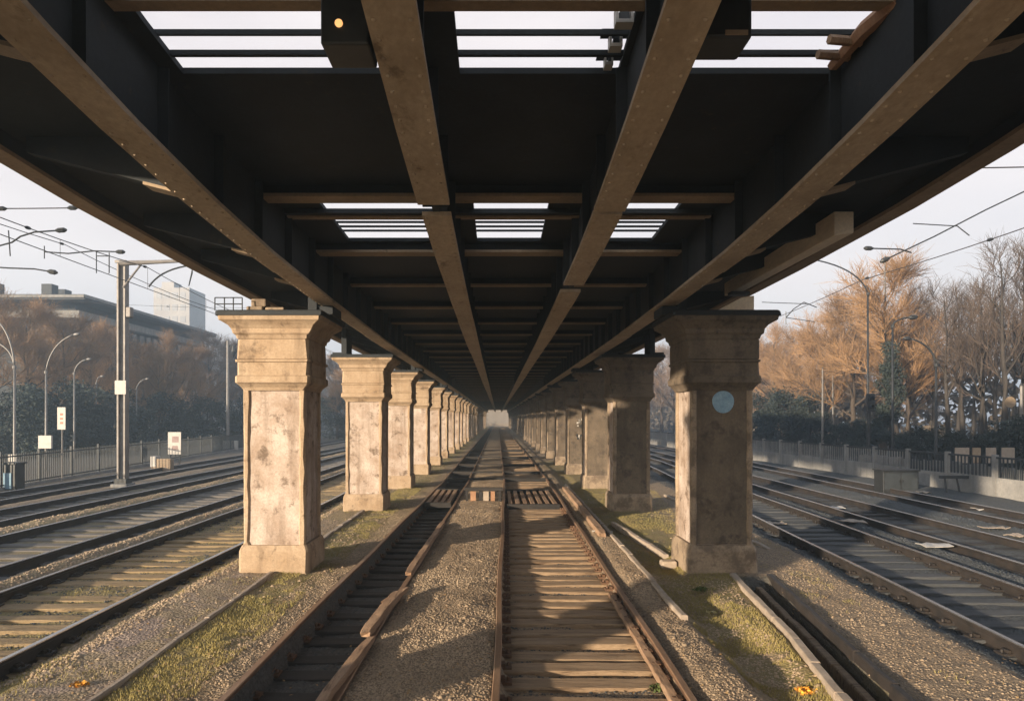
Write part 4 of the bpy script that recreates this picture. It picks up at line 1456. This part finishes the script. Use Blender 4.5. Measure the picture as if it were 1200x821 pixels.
# pale paling boards just inside the right fence near the frame edge
t = thing('paling_screen', 'pale upright paling screen behind the railing near the cabinet', 'screen', (16.2, 20, 0))
y = 17.5
while y < 30:
    mb = MB(); mb.box(16.22 - .03 * (y - 20), 16.26 - .03 * (y - 20), y, y + .22, -.1, .95 + random.uniform(-.05, .05)); mb.build('paling', M['concrete'], t)
    y += .30

x, y = on_ground(1050, 573)
t = thing('relay_cabinet', 'dark trackside cabinet standing against the concrete fence', 'cabinet', (x, y, 0))
mb = MB(); mb.box(x - .62, x + .62, y - .3, y + .3, -.12, .66); mb.build('body', M['darkmetal'], t, bevel=.02)
mb = MB(); mb.box(x - .66, x + .66, y - .34, y + .34, .661, .71); mb.build('lid', M['darkmetal'], t, bevel=.01)
for s in (-.3, .3):
    mb = MB(); mb.box(x + s - .27, x + s + .27, y - .315, y - .301, .02, .6); d_ = mb.build('door', M['fence'], t)
    mb = MB(); mb.box(x + s * .2 - .02, x + s * .2 + .02, y - .335, y - .316, .28, .36); mb.build('handle', M['darkmetal'], d_)
x, y = on_ground(1128, 577)
t = thing('rail_rack', 'low dark steel rack on splayed legs before the fence', 'rack', (x, y, 0))
mb = MB(); mb.box(x - .75, x + .75, y - .08, y + .08, .48, .58); mb.build('top_bar', M['darkmetal'], t)
for s in (-.6, -.2, .25, .62):
    mb = MB(); mb.tube([(x + s, y, .5), (x + s * 1.1 + .08, y - .1, -.1)], .03, 6); mb.build('leg', M['darkmetal'], t)
# hoardings beyond the right fence
for i, (px, w, mt, lab) in enumerate(((1118, .5, 'kerb', 'pale hoarding board behind fence under the thin trunks'), (1135, .28, 'crossbeam', 'small brown board behind the right fence'), (1152, .35, 'kerb', 'narrow pale board behind fence right of the brown board'),
                                      (1172, .45, 'kerb', 'pale board behind the fence near the frame edge'))):
    d = 24.5
    x = X_at(px, d) + .3
    t = thing('hoarding_board', lab, 'board', (x, d, 0), 'boards behind the right fence')
    mb = MB(); mb.box(x - w / 2, x + w / 2, d, d + .04, .9, 1.45); mb.build('panel', M[mt], t)
    for s in (-.4, .4):
        mb = MB(); mb.box(x + s * w - .03, x + s * w + .03, d + .041, d + .09, -.1, 1.4); mb.build('leg', M['fence'], t)


# ---------------------------------------------------------------- masts, lamps, signs, wires
def arc(p, q, bulge, n=10):
    p, q, b = Vector(p), Vector(q), Vector(bulge)
    return [(1 - t) ** 2 * p + 2 * t * (1 - t) * b + t * t * q for t in [i / n for i in range(n + 1)]]


# main catenary mast
D = 25.0
mx = X_at(144, D)
t = thing('catenary_mast', 'tall grey catenary mast with a side arm beside the left tracks', 'mast', (mx, D, 0))
zt = Z_at(309, D)
mb = MB()
mb.box(mx - .15, mx - .09, D - .14, D + .14, -.1, zt); mb.box(mx + .09, mx + .15, D - .14, D + .14, -.1, zt); mb.box(mx - .09, mx + .09, D - .02, D + .02, -.1, zt - .01)
mb.build('column', M['mast'], t)
mb = MB(); mb.box(mx - .3, mx + .3, D - .3, D + .3, -.12, .12); mb.build('footing', M['concrete'], t, bevel=.02)
mb = MB(); mb.box(mx - .22, mx + .22, D - .2, D + .2, .121, .30); mb.build('base_plate', M['darkmetal'], t)
mb = MB(); mb.box(mx - .2, mx + .2, D - .18, D + .18, zt + .001, zt + .10); mb.build('head_plate', M['mast'], t)
ax = X_at(237, D)
mb = MB(); mb.tube([(mx, D - .16, zt - .02), (mx + 1.1, D - .16, zt + .02), (ax, D - .16, Z_at(306, D))], [.10, .075, .05], 8); mb.build('side_arm', M['mast'], t)
mb = MB(); mb.tube([(mx + .1, D - .16, zt - .9), (mx + .75, D - .16, zt - .06)], .035, 6); mb.build('brace', M['mast'], t)
mb = MB(); mb.tube(arc((X_at(177, D), D - .16, Z_at(337, D)), (ax - .05, D - .16, Z_at(311, D)), (X_at(192, D), D - .16, Z_at(314, D))), .03, 6); mb.build('curved_arm', M['darkmetal'], t)
mb = MB(); mb.tube([(ax - .3, D - .16, Z_at(308, D)), (ax - .3, D - .16, Z_at(320, D)), (ax - .42, D - .16, Z_at(336, D))], [.05, .03, .02], 6); mb.build('insulator', M['darkmetal'], t)
mb = MB(); mb.box(mx + .151, mx + .34, D - .12, D + .12, Z_at(372, D), Z_at(360, D)); mb.build('clamp', M['mast'], t, bevel=.03)
mb = MB(); mb.box(mx - .2, mx + .2, D - .175, D - .145, Z_at(462, D), Z_at(446, D)); mb.build('number_plate', M['white'], t)


def wire_pair(lab, x, z, y0, y1, step, sag=.35, dz=.75, span=18.0, kinds=True):
    t = thing('overhead_wire', lab, 'overhead wire', (x, y0, z), 'overhead wires')
    ys = np.arange(y0, y1, step)
    f = lambda y: z + dz - sag * (1 - (2 * (((y - y0) / span) % 1) - 1) ** 2)
    mb = MB(); mb.tube([(x, y, f(y)) for y in ys], .014, 4); mb.build('messenger_wire', M['wire'], t)
    if kinds:
        mb = MB(); mb.tube([(x, y, z) for y in ys], .013, 4); mb.build('contact_wire', M['wire'], t)
        for y in ys[1::2]:
            mb = MB(); mb.tube([(x, y, z), (x, y, f(y))], .007, 4); mb.build('dropper', M['wire'], t)
    for k in range(3):
        y = y0 + span * .33 * (k + 1)
        mb = MB(); mb.tube([(x, y - .12, f(y - .12)), (x, y - .05, f(y - .05)), (x, y + .05, f(y + .05)), (x, y + .12, f(y + .12))], [.02, .045, .045, .02], 6); mb.build('insulator', M['darkmetal'], t)


wire_pair('overhead wire pair strung past the tall mast on the left', -12.3, 7.05, 6.0, 96.0, 1.2)
wire_pair('overhead wire pair above the second left track', -9.2, 7.6, 6.0, 80.0, 1.5, .2, .5)
wire_pair('single thin wire high beside the left deck edge', -15.2, 8.2, 6.0, 90.0, 2.0, .3, .4, kinds=False)
wire_pair('overhead wire slanting up at the right frame edge', 12.9, 7.0, 6.0, 60.0, 1.4, .25, .4, kinds=False)


def span_wire(lab, a, b, sag, beads):
    t = thing('span_wire', lab, 'wire', a, 'cross span wires')
    A, B = Vector(a), Vector(b)
    P = [A.lerp(B, i / 14) - Vector((0, 0, sag * 4 * (i / 14) * (1 - i / 14))) for i in range(15)]
    mb = MB(); mb.tube(P, .013, 4); mb.build('strand', M['wire'], t)
    for f in beads:
        i = min(int(f * 14), 13)
        p = P[i].lerp(P[i + 1], f * 14 - i)
        d_ = (P[i + 1] - P[i]).normalized()
        mb = MB(); mb.tube([p - d_ * .12, p - d_ * .05, p + d_ * .05, p + d_ * .12], [.015, .05, .05, .015], 6); mb.build('insulator', M['darkmetal'], t)


D = 15.0
span_wire('cross span wire with two beads near the left deck edge', (-16, D, Z_at(238, D)), (-4.9, D, Z_at(240, D) + .1), .15, (.46, .60))
D = 13.0
span_wire('short cross span wire with a bead at the right deck edge', (X_at(1126, D), D, Z_at(197, D)), (16, D, Z_at(180, D)), .05, (.02, .3))
D = 60.0
span_wire('thin far wire reaching the nearest left pillar cap', (-40, D, Z_at(350, D)), (-18, D, Z_at(360, D)), .3, (.5,))


def arm_set(lab, D, pts, head, beads=()):
    t = thing('registration_arm', lab, 'catenary arm', (X_at(pts[0][0], D), D, Z_at(pts[0][1], D)), 'catenary arms on the wires')
    P = [(X_at(a, D), D, Z_at(b, D)) for a, b in pts]
    # smooth
    Q = []
    for i in range(len(P) - 1):
        for k in range(5):
            Q.append(Vector(P[i]).lerp(Vector(P[i + 1]), k / 5))
    Q.append(Vector(P[-1]))
    mb = MB(); mb.tube(Q, .019, 6); mb.build('arm_tube', M['darkmetal'], t)
    if head:
        p = Vector(P[-1]); q = Vector(P[-2])
        d_ = (p - q).normalized()
        mb = MB(); mb.tube([p - d_ * .05, p + d_ * .02, p + d_ * .14, p + d_ * .2], [.03, .06, .06, .025], 8); mb.build('insulator', M['darkmetal'], t)
    for (a, b, c, e) in beads:
        mb = MB(); mb.tube([(X_at(a, D), D, Z_at(b, D)), (X_at(c, D), D, Z_at(e, D))], .014, 5); mb.build('strut', M['darkmetal'], t)


arm_set('curved catenary arm highest at the left frame edge', 16.0, [(-16, 292), (14, 284), (24, 277), (40, 272), (68, 270)], True, [(10, 270, 12, 300)])
arm_set('long straight catenary arm pointing toward the tall mast', 19.0, [(52, 295), (80, 297), (110, 294), (138, 295)], True, [(113, 294, 113, 320), (128, 296, 128, 320), (113, 300, 128, 300), (52, 288, 52, 303)])
arm_set('lowest catenary arm at the left frame edge', 17.0, [(-20, 312), (10, 314), (40, 315), (58, 318)], True)
arm_set('forked catenary arm with two prongs on the right', 17.0, [(1260, 196), (1155, 246), (1095, 277), (1040, 303)], True, [(1070, 262, 1122, 265), (1122, 265, 1136, 276)])
arm_set('short straight catenary arm below the forked one', 18.5, [(1068, 296), (1055, 292), (1021, 291)], True, [(1037, 300, 1037, 345)])
arm_set('small catenary arm beside the nearest right pillar cap', 26.0, [(921, 372), (930, 362), (942, 354), (957, 360)], False, [(893, 354, 945, 356), (921, 372, 955, 377), (921, 365, 921, 380)])


def street_lamp(lab, px, D, top, tip, mat, cat='street lamp', base_box=None, head=(.32, .10), group='street lamps beyond the fences', r=.06, both=None):
    x = X_at(px, D)
    t = thing('street_lamp', lab, cat, (x, D, 0), group)
    z = Z_at(top, D)
    mb = MB(); mb.tube([(x, D, -.1), (x, D, 1.0), (x, D, z)], [r * 1.25, r, r * .7], 8); mb.build('post', mat, t, smooth=True)
    for tp in [tip] + ([both] if both else []):
        tx, tz = X_at(tp[0], D), Z_at(tp[1], D)
        mb = MB(); mb.tube(arc((x, D, z - .05), (tx, D, tz), (x + (tx - x) * .15, D, z + (tz - z) * .75)), r * .6, 7); mb.build('arm', mat, t, smooth=True)
        d_ = (Vector((tx, 0, tz)) - Vector((x, 0, z))).normalized()
        e = Vector((tx, D, tz))
        f = e + Vector((math.copysign(head[0], tx - x), 0, .03))
        mb = MB(); mb.tube([e, e.lerp(f, .3), e.lerp(f, .8), f], [.03, head[1] * .8, head[1] * .7, .03], 8); mb.build('lamp_head', mat, t, smooth=True)
    if base_box:
        w, z0, z1 = base_box
        mb = MB(); mb.box(x - w * .4, x + w * .6, D - .2, D - r - .012, Z_at(z1, D), Z_at(z0, D)); mb.build('box', M['white'], t)
    mb = MB(); mb.tube([(x, D, z - .15), (x, D, z - .02)], r * 1.3, 8); mb.build('collar', mat, t)
    return t


street_lamp('street lamp with double arms at the left frame edge', 17, 30, 428, (-3, 402), M['lamp'], base_box=(.34, 532, 547), both=(-8, 372))
street_lamp('street lamp carrying a white box left of the tall mast', 54, 33, 434, (86, 392), M['lamp'], base_box=(.62, 510, 525))
street_lamp('street lamp second from the tall mast, thin curved arm', 87, 42, 436, (101, 421), M['lamp'])
street_lamp('short hooked street lamp next to the tall mast', 113, 50, 448, (117, 441), M['lamp'])
street_lamp('street lamp just right of the tall mast', 160, 52, 455, (170, 444), M['lamp'])
street_lamp('street lamp second right of the tall mast', 175, 60, 450, (171, 446), M['lamp'])
street_lamp('street lamp before the white board', 187, 64, 462, (190, 455), M['lamp'])
street_lamp('street lamp third right of the tall mast', 216, 70, 458, (222, 445), M['lamp'])
street_lamp('dark street lamp with long horizontal arm before the tallest tan tree', 1017, 35, 342, (947, 303), M['darkmetal'], head=(.5, .06))
street_lamp('dark curved street lamp beside the first thin trunk', 1097, 27.5, 425, (1068, 397), M['darkmetal'])
street_lamp('dark street lamp with broad flat head in the tan crown', 1046, 31, 380, (1064, 372), M['darkmetal'], head=(.45, .14))
street_lamp('pale curved street lamp standing in the tan trees', 1018, 44, 445, (1040, 420), M['lamp'])
# slim pole with box behind nearest left pillar
D = 54.0
x = X_at(267, D)
t = thing('slim_pole', 'slim pole with hanging horn and white base cabinet near the left pillar', 'pole', (x, D, 0))
mb = MB(); mb.tube([(x, D, -.1), (x, D, Z_at(399, D))], [.14, .10], 8); mb.build('post', M['lamp'], t)
mb = MB(); mb.tube(arc((x, D, Z_at(406, D)), (x + .45, D, Z_at(412, D)), (x + .4, D, Z_at(402, D))), .07, 6); mb.build('hook', M['darkmetal'], t)
mb = MB(); mb.tube([(x + .45, D, Z_at(405, D)), (x + .5, D, Z_at(412, D)), (x + .45, D, Z_at(420, D))], [.12, .22, .10], 8); mb.build('horn', M['darkmetal'], t)
mb = MB(); mb.box(x - .2, x + .9, D - .5, D - .16, -.1, .75); mb.build('cabinet', M['white'], t, bevel=.03)
# right thin poles
for px, D, ty, lab in ((964, 44, 432, 'thin pale pole before the tan trees'), (976, 47, 440, 'second thin pale pole before the tan trees'), (1197, 25.5, 452, 'thin pale pole at the right frame edge')):
    x = X_at(px, D)
    t = thing('thin_pole', lab, 'pole', (x, D, 0), 'thin poles on the right')
    mb = MB(); mb.tube([(x, D, -.1), (x, D, Z_at(ty, D))], [.08, .05], 7); mb.build('post', M['lamp'], t)
    mb = MB(); mb.tube([(x, D, Z_at(ty, D)), (x, D, Z_at(ty, D) + .12)], [.07, .02], 7); mb.build('cap', M['darkmetal'], t)
# railway signal right
D = 30.0
x = X_at(1018, D)
t = thing('railway_signal', 'dark railway signal post with square head by the concrete fence', 'signal', (x, D, 0))
mb = MB(); mb.tube([(x, D, -.1), (x, D, Z_at(470, D))], .07, 8); mb.build('post', M['darkmetal'], t)
mb = MB(); mb.box(x - .17, x + .17, D - .2, D - .071, Z_at(482, D), Z_at(461, D)); h_ = mb.build('head', M['darkmetal'], t, bevel=.02)
mb = MB()
for z in (Z_at(467, D), Z_at(476, D)):
    mb.tube([(x, D - .201, z), (x, D - .30, z)], .075, 10, False)
mb.build('visor', M['darkmetal'], h_)
# round sign on the right
D = 25.0
x = X_at(1183, D)
t = thing('round_sign', 'small round tan sign on a post at the right frame edge', 'sign', (x, D, 0))
mb = MB(); mb.tube([(x, D, -.1), (x, D, Z_at(462, D))], .03, 6); mb.build('post', M['fence'], t)
mb = MB(); mb.tube([(x, D - .05, Z_at(471, D)), (x, D - .032, Z_at(471, D))], .2, 18); mb.build('disc', M['crossbeam'], t)
# left signs
D = 27.0
x = X_at(73, D)
t = thing('track_sign', 'narrow white sign board on a thin post by the left fence', 'sign', (x, D, 0))
mb = MB(); mb.tube([(x, D, -.1), (x, D, Z_at(480, D))], .03, 6); mb.build('post', M['lamp'], t)
mb = MB(); mb.box(x - .16, x + .16, D - .06, D - .031, Z_at(503, D), Z_at(477, D)); p_ = mb.build('board', M['white'], t)
mb = MB()
for zz in (484, 489, 494):
    mb.box(x - .05, x + .07, D - .064, D - .061, Z_at(zz + 2.5, D), Z_at(zz, D))
mb.build('marking', M['redmark'], p_)
D = 36.0
x = X_at(205, D)
t = thing('notice_board', 'white upright notice board by the left fence near the pillar', 'sign', (x, D, 0))
mb = MB(); mb.box(x - .34, x + .34, D - .06, D - .02, Z_at(532, D), Z_at(506, D)); p_ = mb.build('board', M['white'], t)
mb = MB(); mb.box(x - .12, x + .22, D - .064, D - .061, Z_at(518, D), Z_at(511, D)); mb.box(x - .12, x + .18, D - .064, D - .061, Z_at(527, D), Z_at(522, D)); mb.build('marking', M['signmark'], p_)
for s in (-.25, .25):
    mb = MB(); mb.box(x + s - .03, x + s + .03, D - .019, D + .03, -.1, Z_at(508, D)); mb.build('leg', M['fence'], t)
D = 34.0
x = X_at(190, D)
t = thing('trackside_box', 'low brown and white box by the left fence under the notice board', 'box', (x, D, 0))
mb = MB(); mb.box(x - .45, x + .5, D - .2, D + .2, -.1, .5); mb.build('body', M['crossbeam'], t, bevel=.02)
mb = MB(); mb.box(x - .47, x - .2, D - .23, D + .22, .1, .62); mb.build('end_panel', M['white'], t)
D = 24.0
x = X_at(13, D)
t = thing('signal_cabinet', 'dark cabinet with blue door at the left frame edge', 'cabinet', (x, D, 0))
mb = MB(); mb.box(x - .32, x + .32, D - .25, D + .25, -.1, .9); mb.build('body', M['darkmetal'], t, bevel=.02)
mb = MB(); mb.box(x - .22, x + .2, D - .268, D - .251, .05, .6); mb.build('door', M['blue'], t)
mb = MB(); mb.box(x - .37, x + .37, D - .3, D + .3, .901, .96); mb.build('lid', M['darkmetal'], t)
# torn poster on the fourth right pillar
t = thing('torn_poster', 'shreds of white poster on the fourth right pillar', 'poster', (3.7, 30.38, 1.5))
for k in range(16):
    x, z, w, h_ = 3.66 + random.uniform(-.16, .16), 1.2 + random.random() * 1.3, random.uniform(.04, .1), random.uniform(.05, .16)
    mb = MB(); mb.box(x, x + w, 30.385, 30.393, z, z + h_); mb.build('shred', M['white'] if k % 3 else M['darkmetal'], t)

# ---------------------------------------------------------------- haze
HAZE = 0.0026
mb = MB(); mb.box(-410, 410, -58, 430, -1.3, 36.5)
hz = mb.build('haze', [])
m = bpy.data.materials.new('haze_air'); m.use_nodes = True
nt = m.node_tree
for n in list(nt.nodes):
    nt.nodes.remove(n)
out = nt.nodes.new('ShaderNodeOutputMaterial')
pv = nt.nodes.new('ShaderNodeVolumePrincipled')
pv.inputs['Color'].default_value = (0.60, 0.80, 1.0, 1)
pv.inputs['Density'].default_value = HAZE
pv.inputs['Anisotropy'].default_value = 0.5
nt.links.new(pv.outputs[0], out.inputs['Volume'])
hz.data.materials.append(m)
kind(hz, 'stuff')

# ---------------------------------------------------------------- light
EL = R(9.0)
AZ = Vector((-0.705, -0.705, 0)).normalized()
sun_dir = Vector((AZ.x * math.cos(EL), AZ.y * math.cos(EL), math.sin(EL)))
sd = bpy.data.lights.new('sun', 'SUN')
sd.energy = 5.0
sd.angle = R(1.1)
sd.color = (1.0, 0.80, 0.58)
so = bpy.data.objects.new('sun', sd)
COL.objects.link(so)
so.rotation_euler = sun_dir.to_track_quat('Z', 'Y').to_euler()
so.location = (-30, -26, 30)

w = bpy.data.worlds.new('World')
sc.world = w
w.use_nodes = True
nt = w.node_tree
bg = nt.nodes['Background']
sky = nt.nodes.new('ShaderNodeTexSky')
sky.sky_type = 'NISHITA'
sky.sun_disc = False
sky.sun_elevation = EL
sky.sun_rotation = math.atan2(AZ.x, AZ.y)
sky.air_density = 1.0
sky.dust_density = 3.0
sky.ozone_density = 1.0
tc = nt.nodes.new('ShaderNodeTexCoord')
mp = nt.nodes.new('ShaderNodeMapping')
mp.inputs['Scale'].default_value = (1.0, 1.0, 3.2)
nt.links.new(tc.outputs['Generated'], mp.inputs['Vector'])
cl = noise(nt, mp.outputs['Vector'], 1.7, 7, 0.55)
# thin pale cloud veil over the sky
sx = nt.nodes.new('ShaderNodeSeparateXYZ')
nt.links.new(tc.outputs['Generated'], sx.inputs[0])
# the pale veil lies low over the horizon; overhead the clear blue sky shows
low = ramp(nt, sx.outputs[2], 0.55, 0.80, 1.0, 0.0)
veil = mixc(nt, ramp(nt, cl, 0.35, 0.65), (2.66, 2.36, 2.32), (3.06, 2.78, 2.70))
nt.links.new(mixc(nt, mul(nt, low, ramp(nt, cl, 0.3, 0.7, 0.8, 0.95)), sky.outputs[0], veil), bg.inputs['Color'])
bg.inputs['Strength'].default_value = 0.15

# ---------------------------------------------------------------- render settings
sc.view_settings.view_transform = 'Standard'
sc.view_settings.look = 'None'
sc.view_settings.gamma = 1.0
sc.view_settings.use_curve_mapping = False
sc.view_settings.exposure = 1.32
sc.render.engine = 'CYCLES'
cy = sc.cycles
cy.use_denoising = True
cy.max_bounces = 8
cy.diffuse_bounces = 5
cy.glossy_bounces = 3
cy.volume_bounces = 1
cy.sample_clamp_indirect = 8
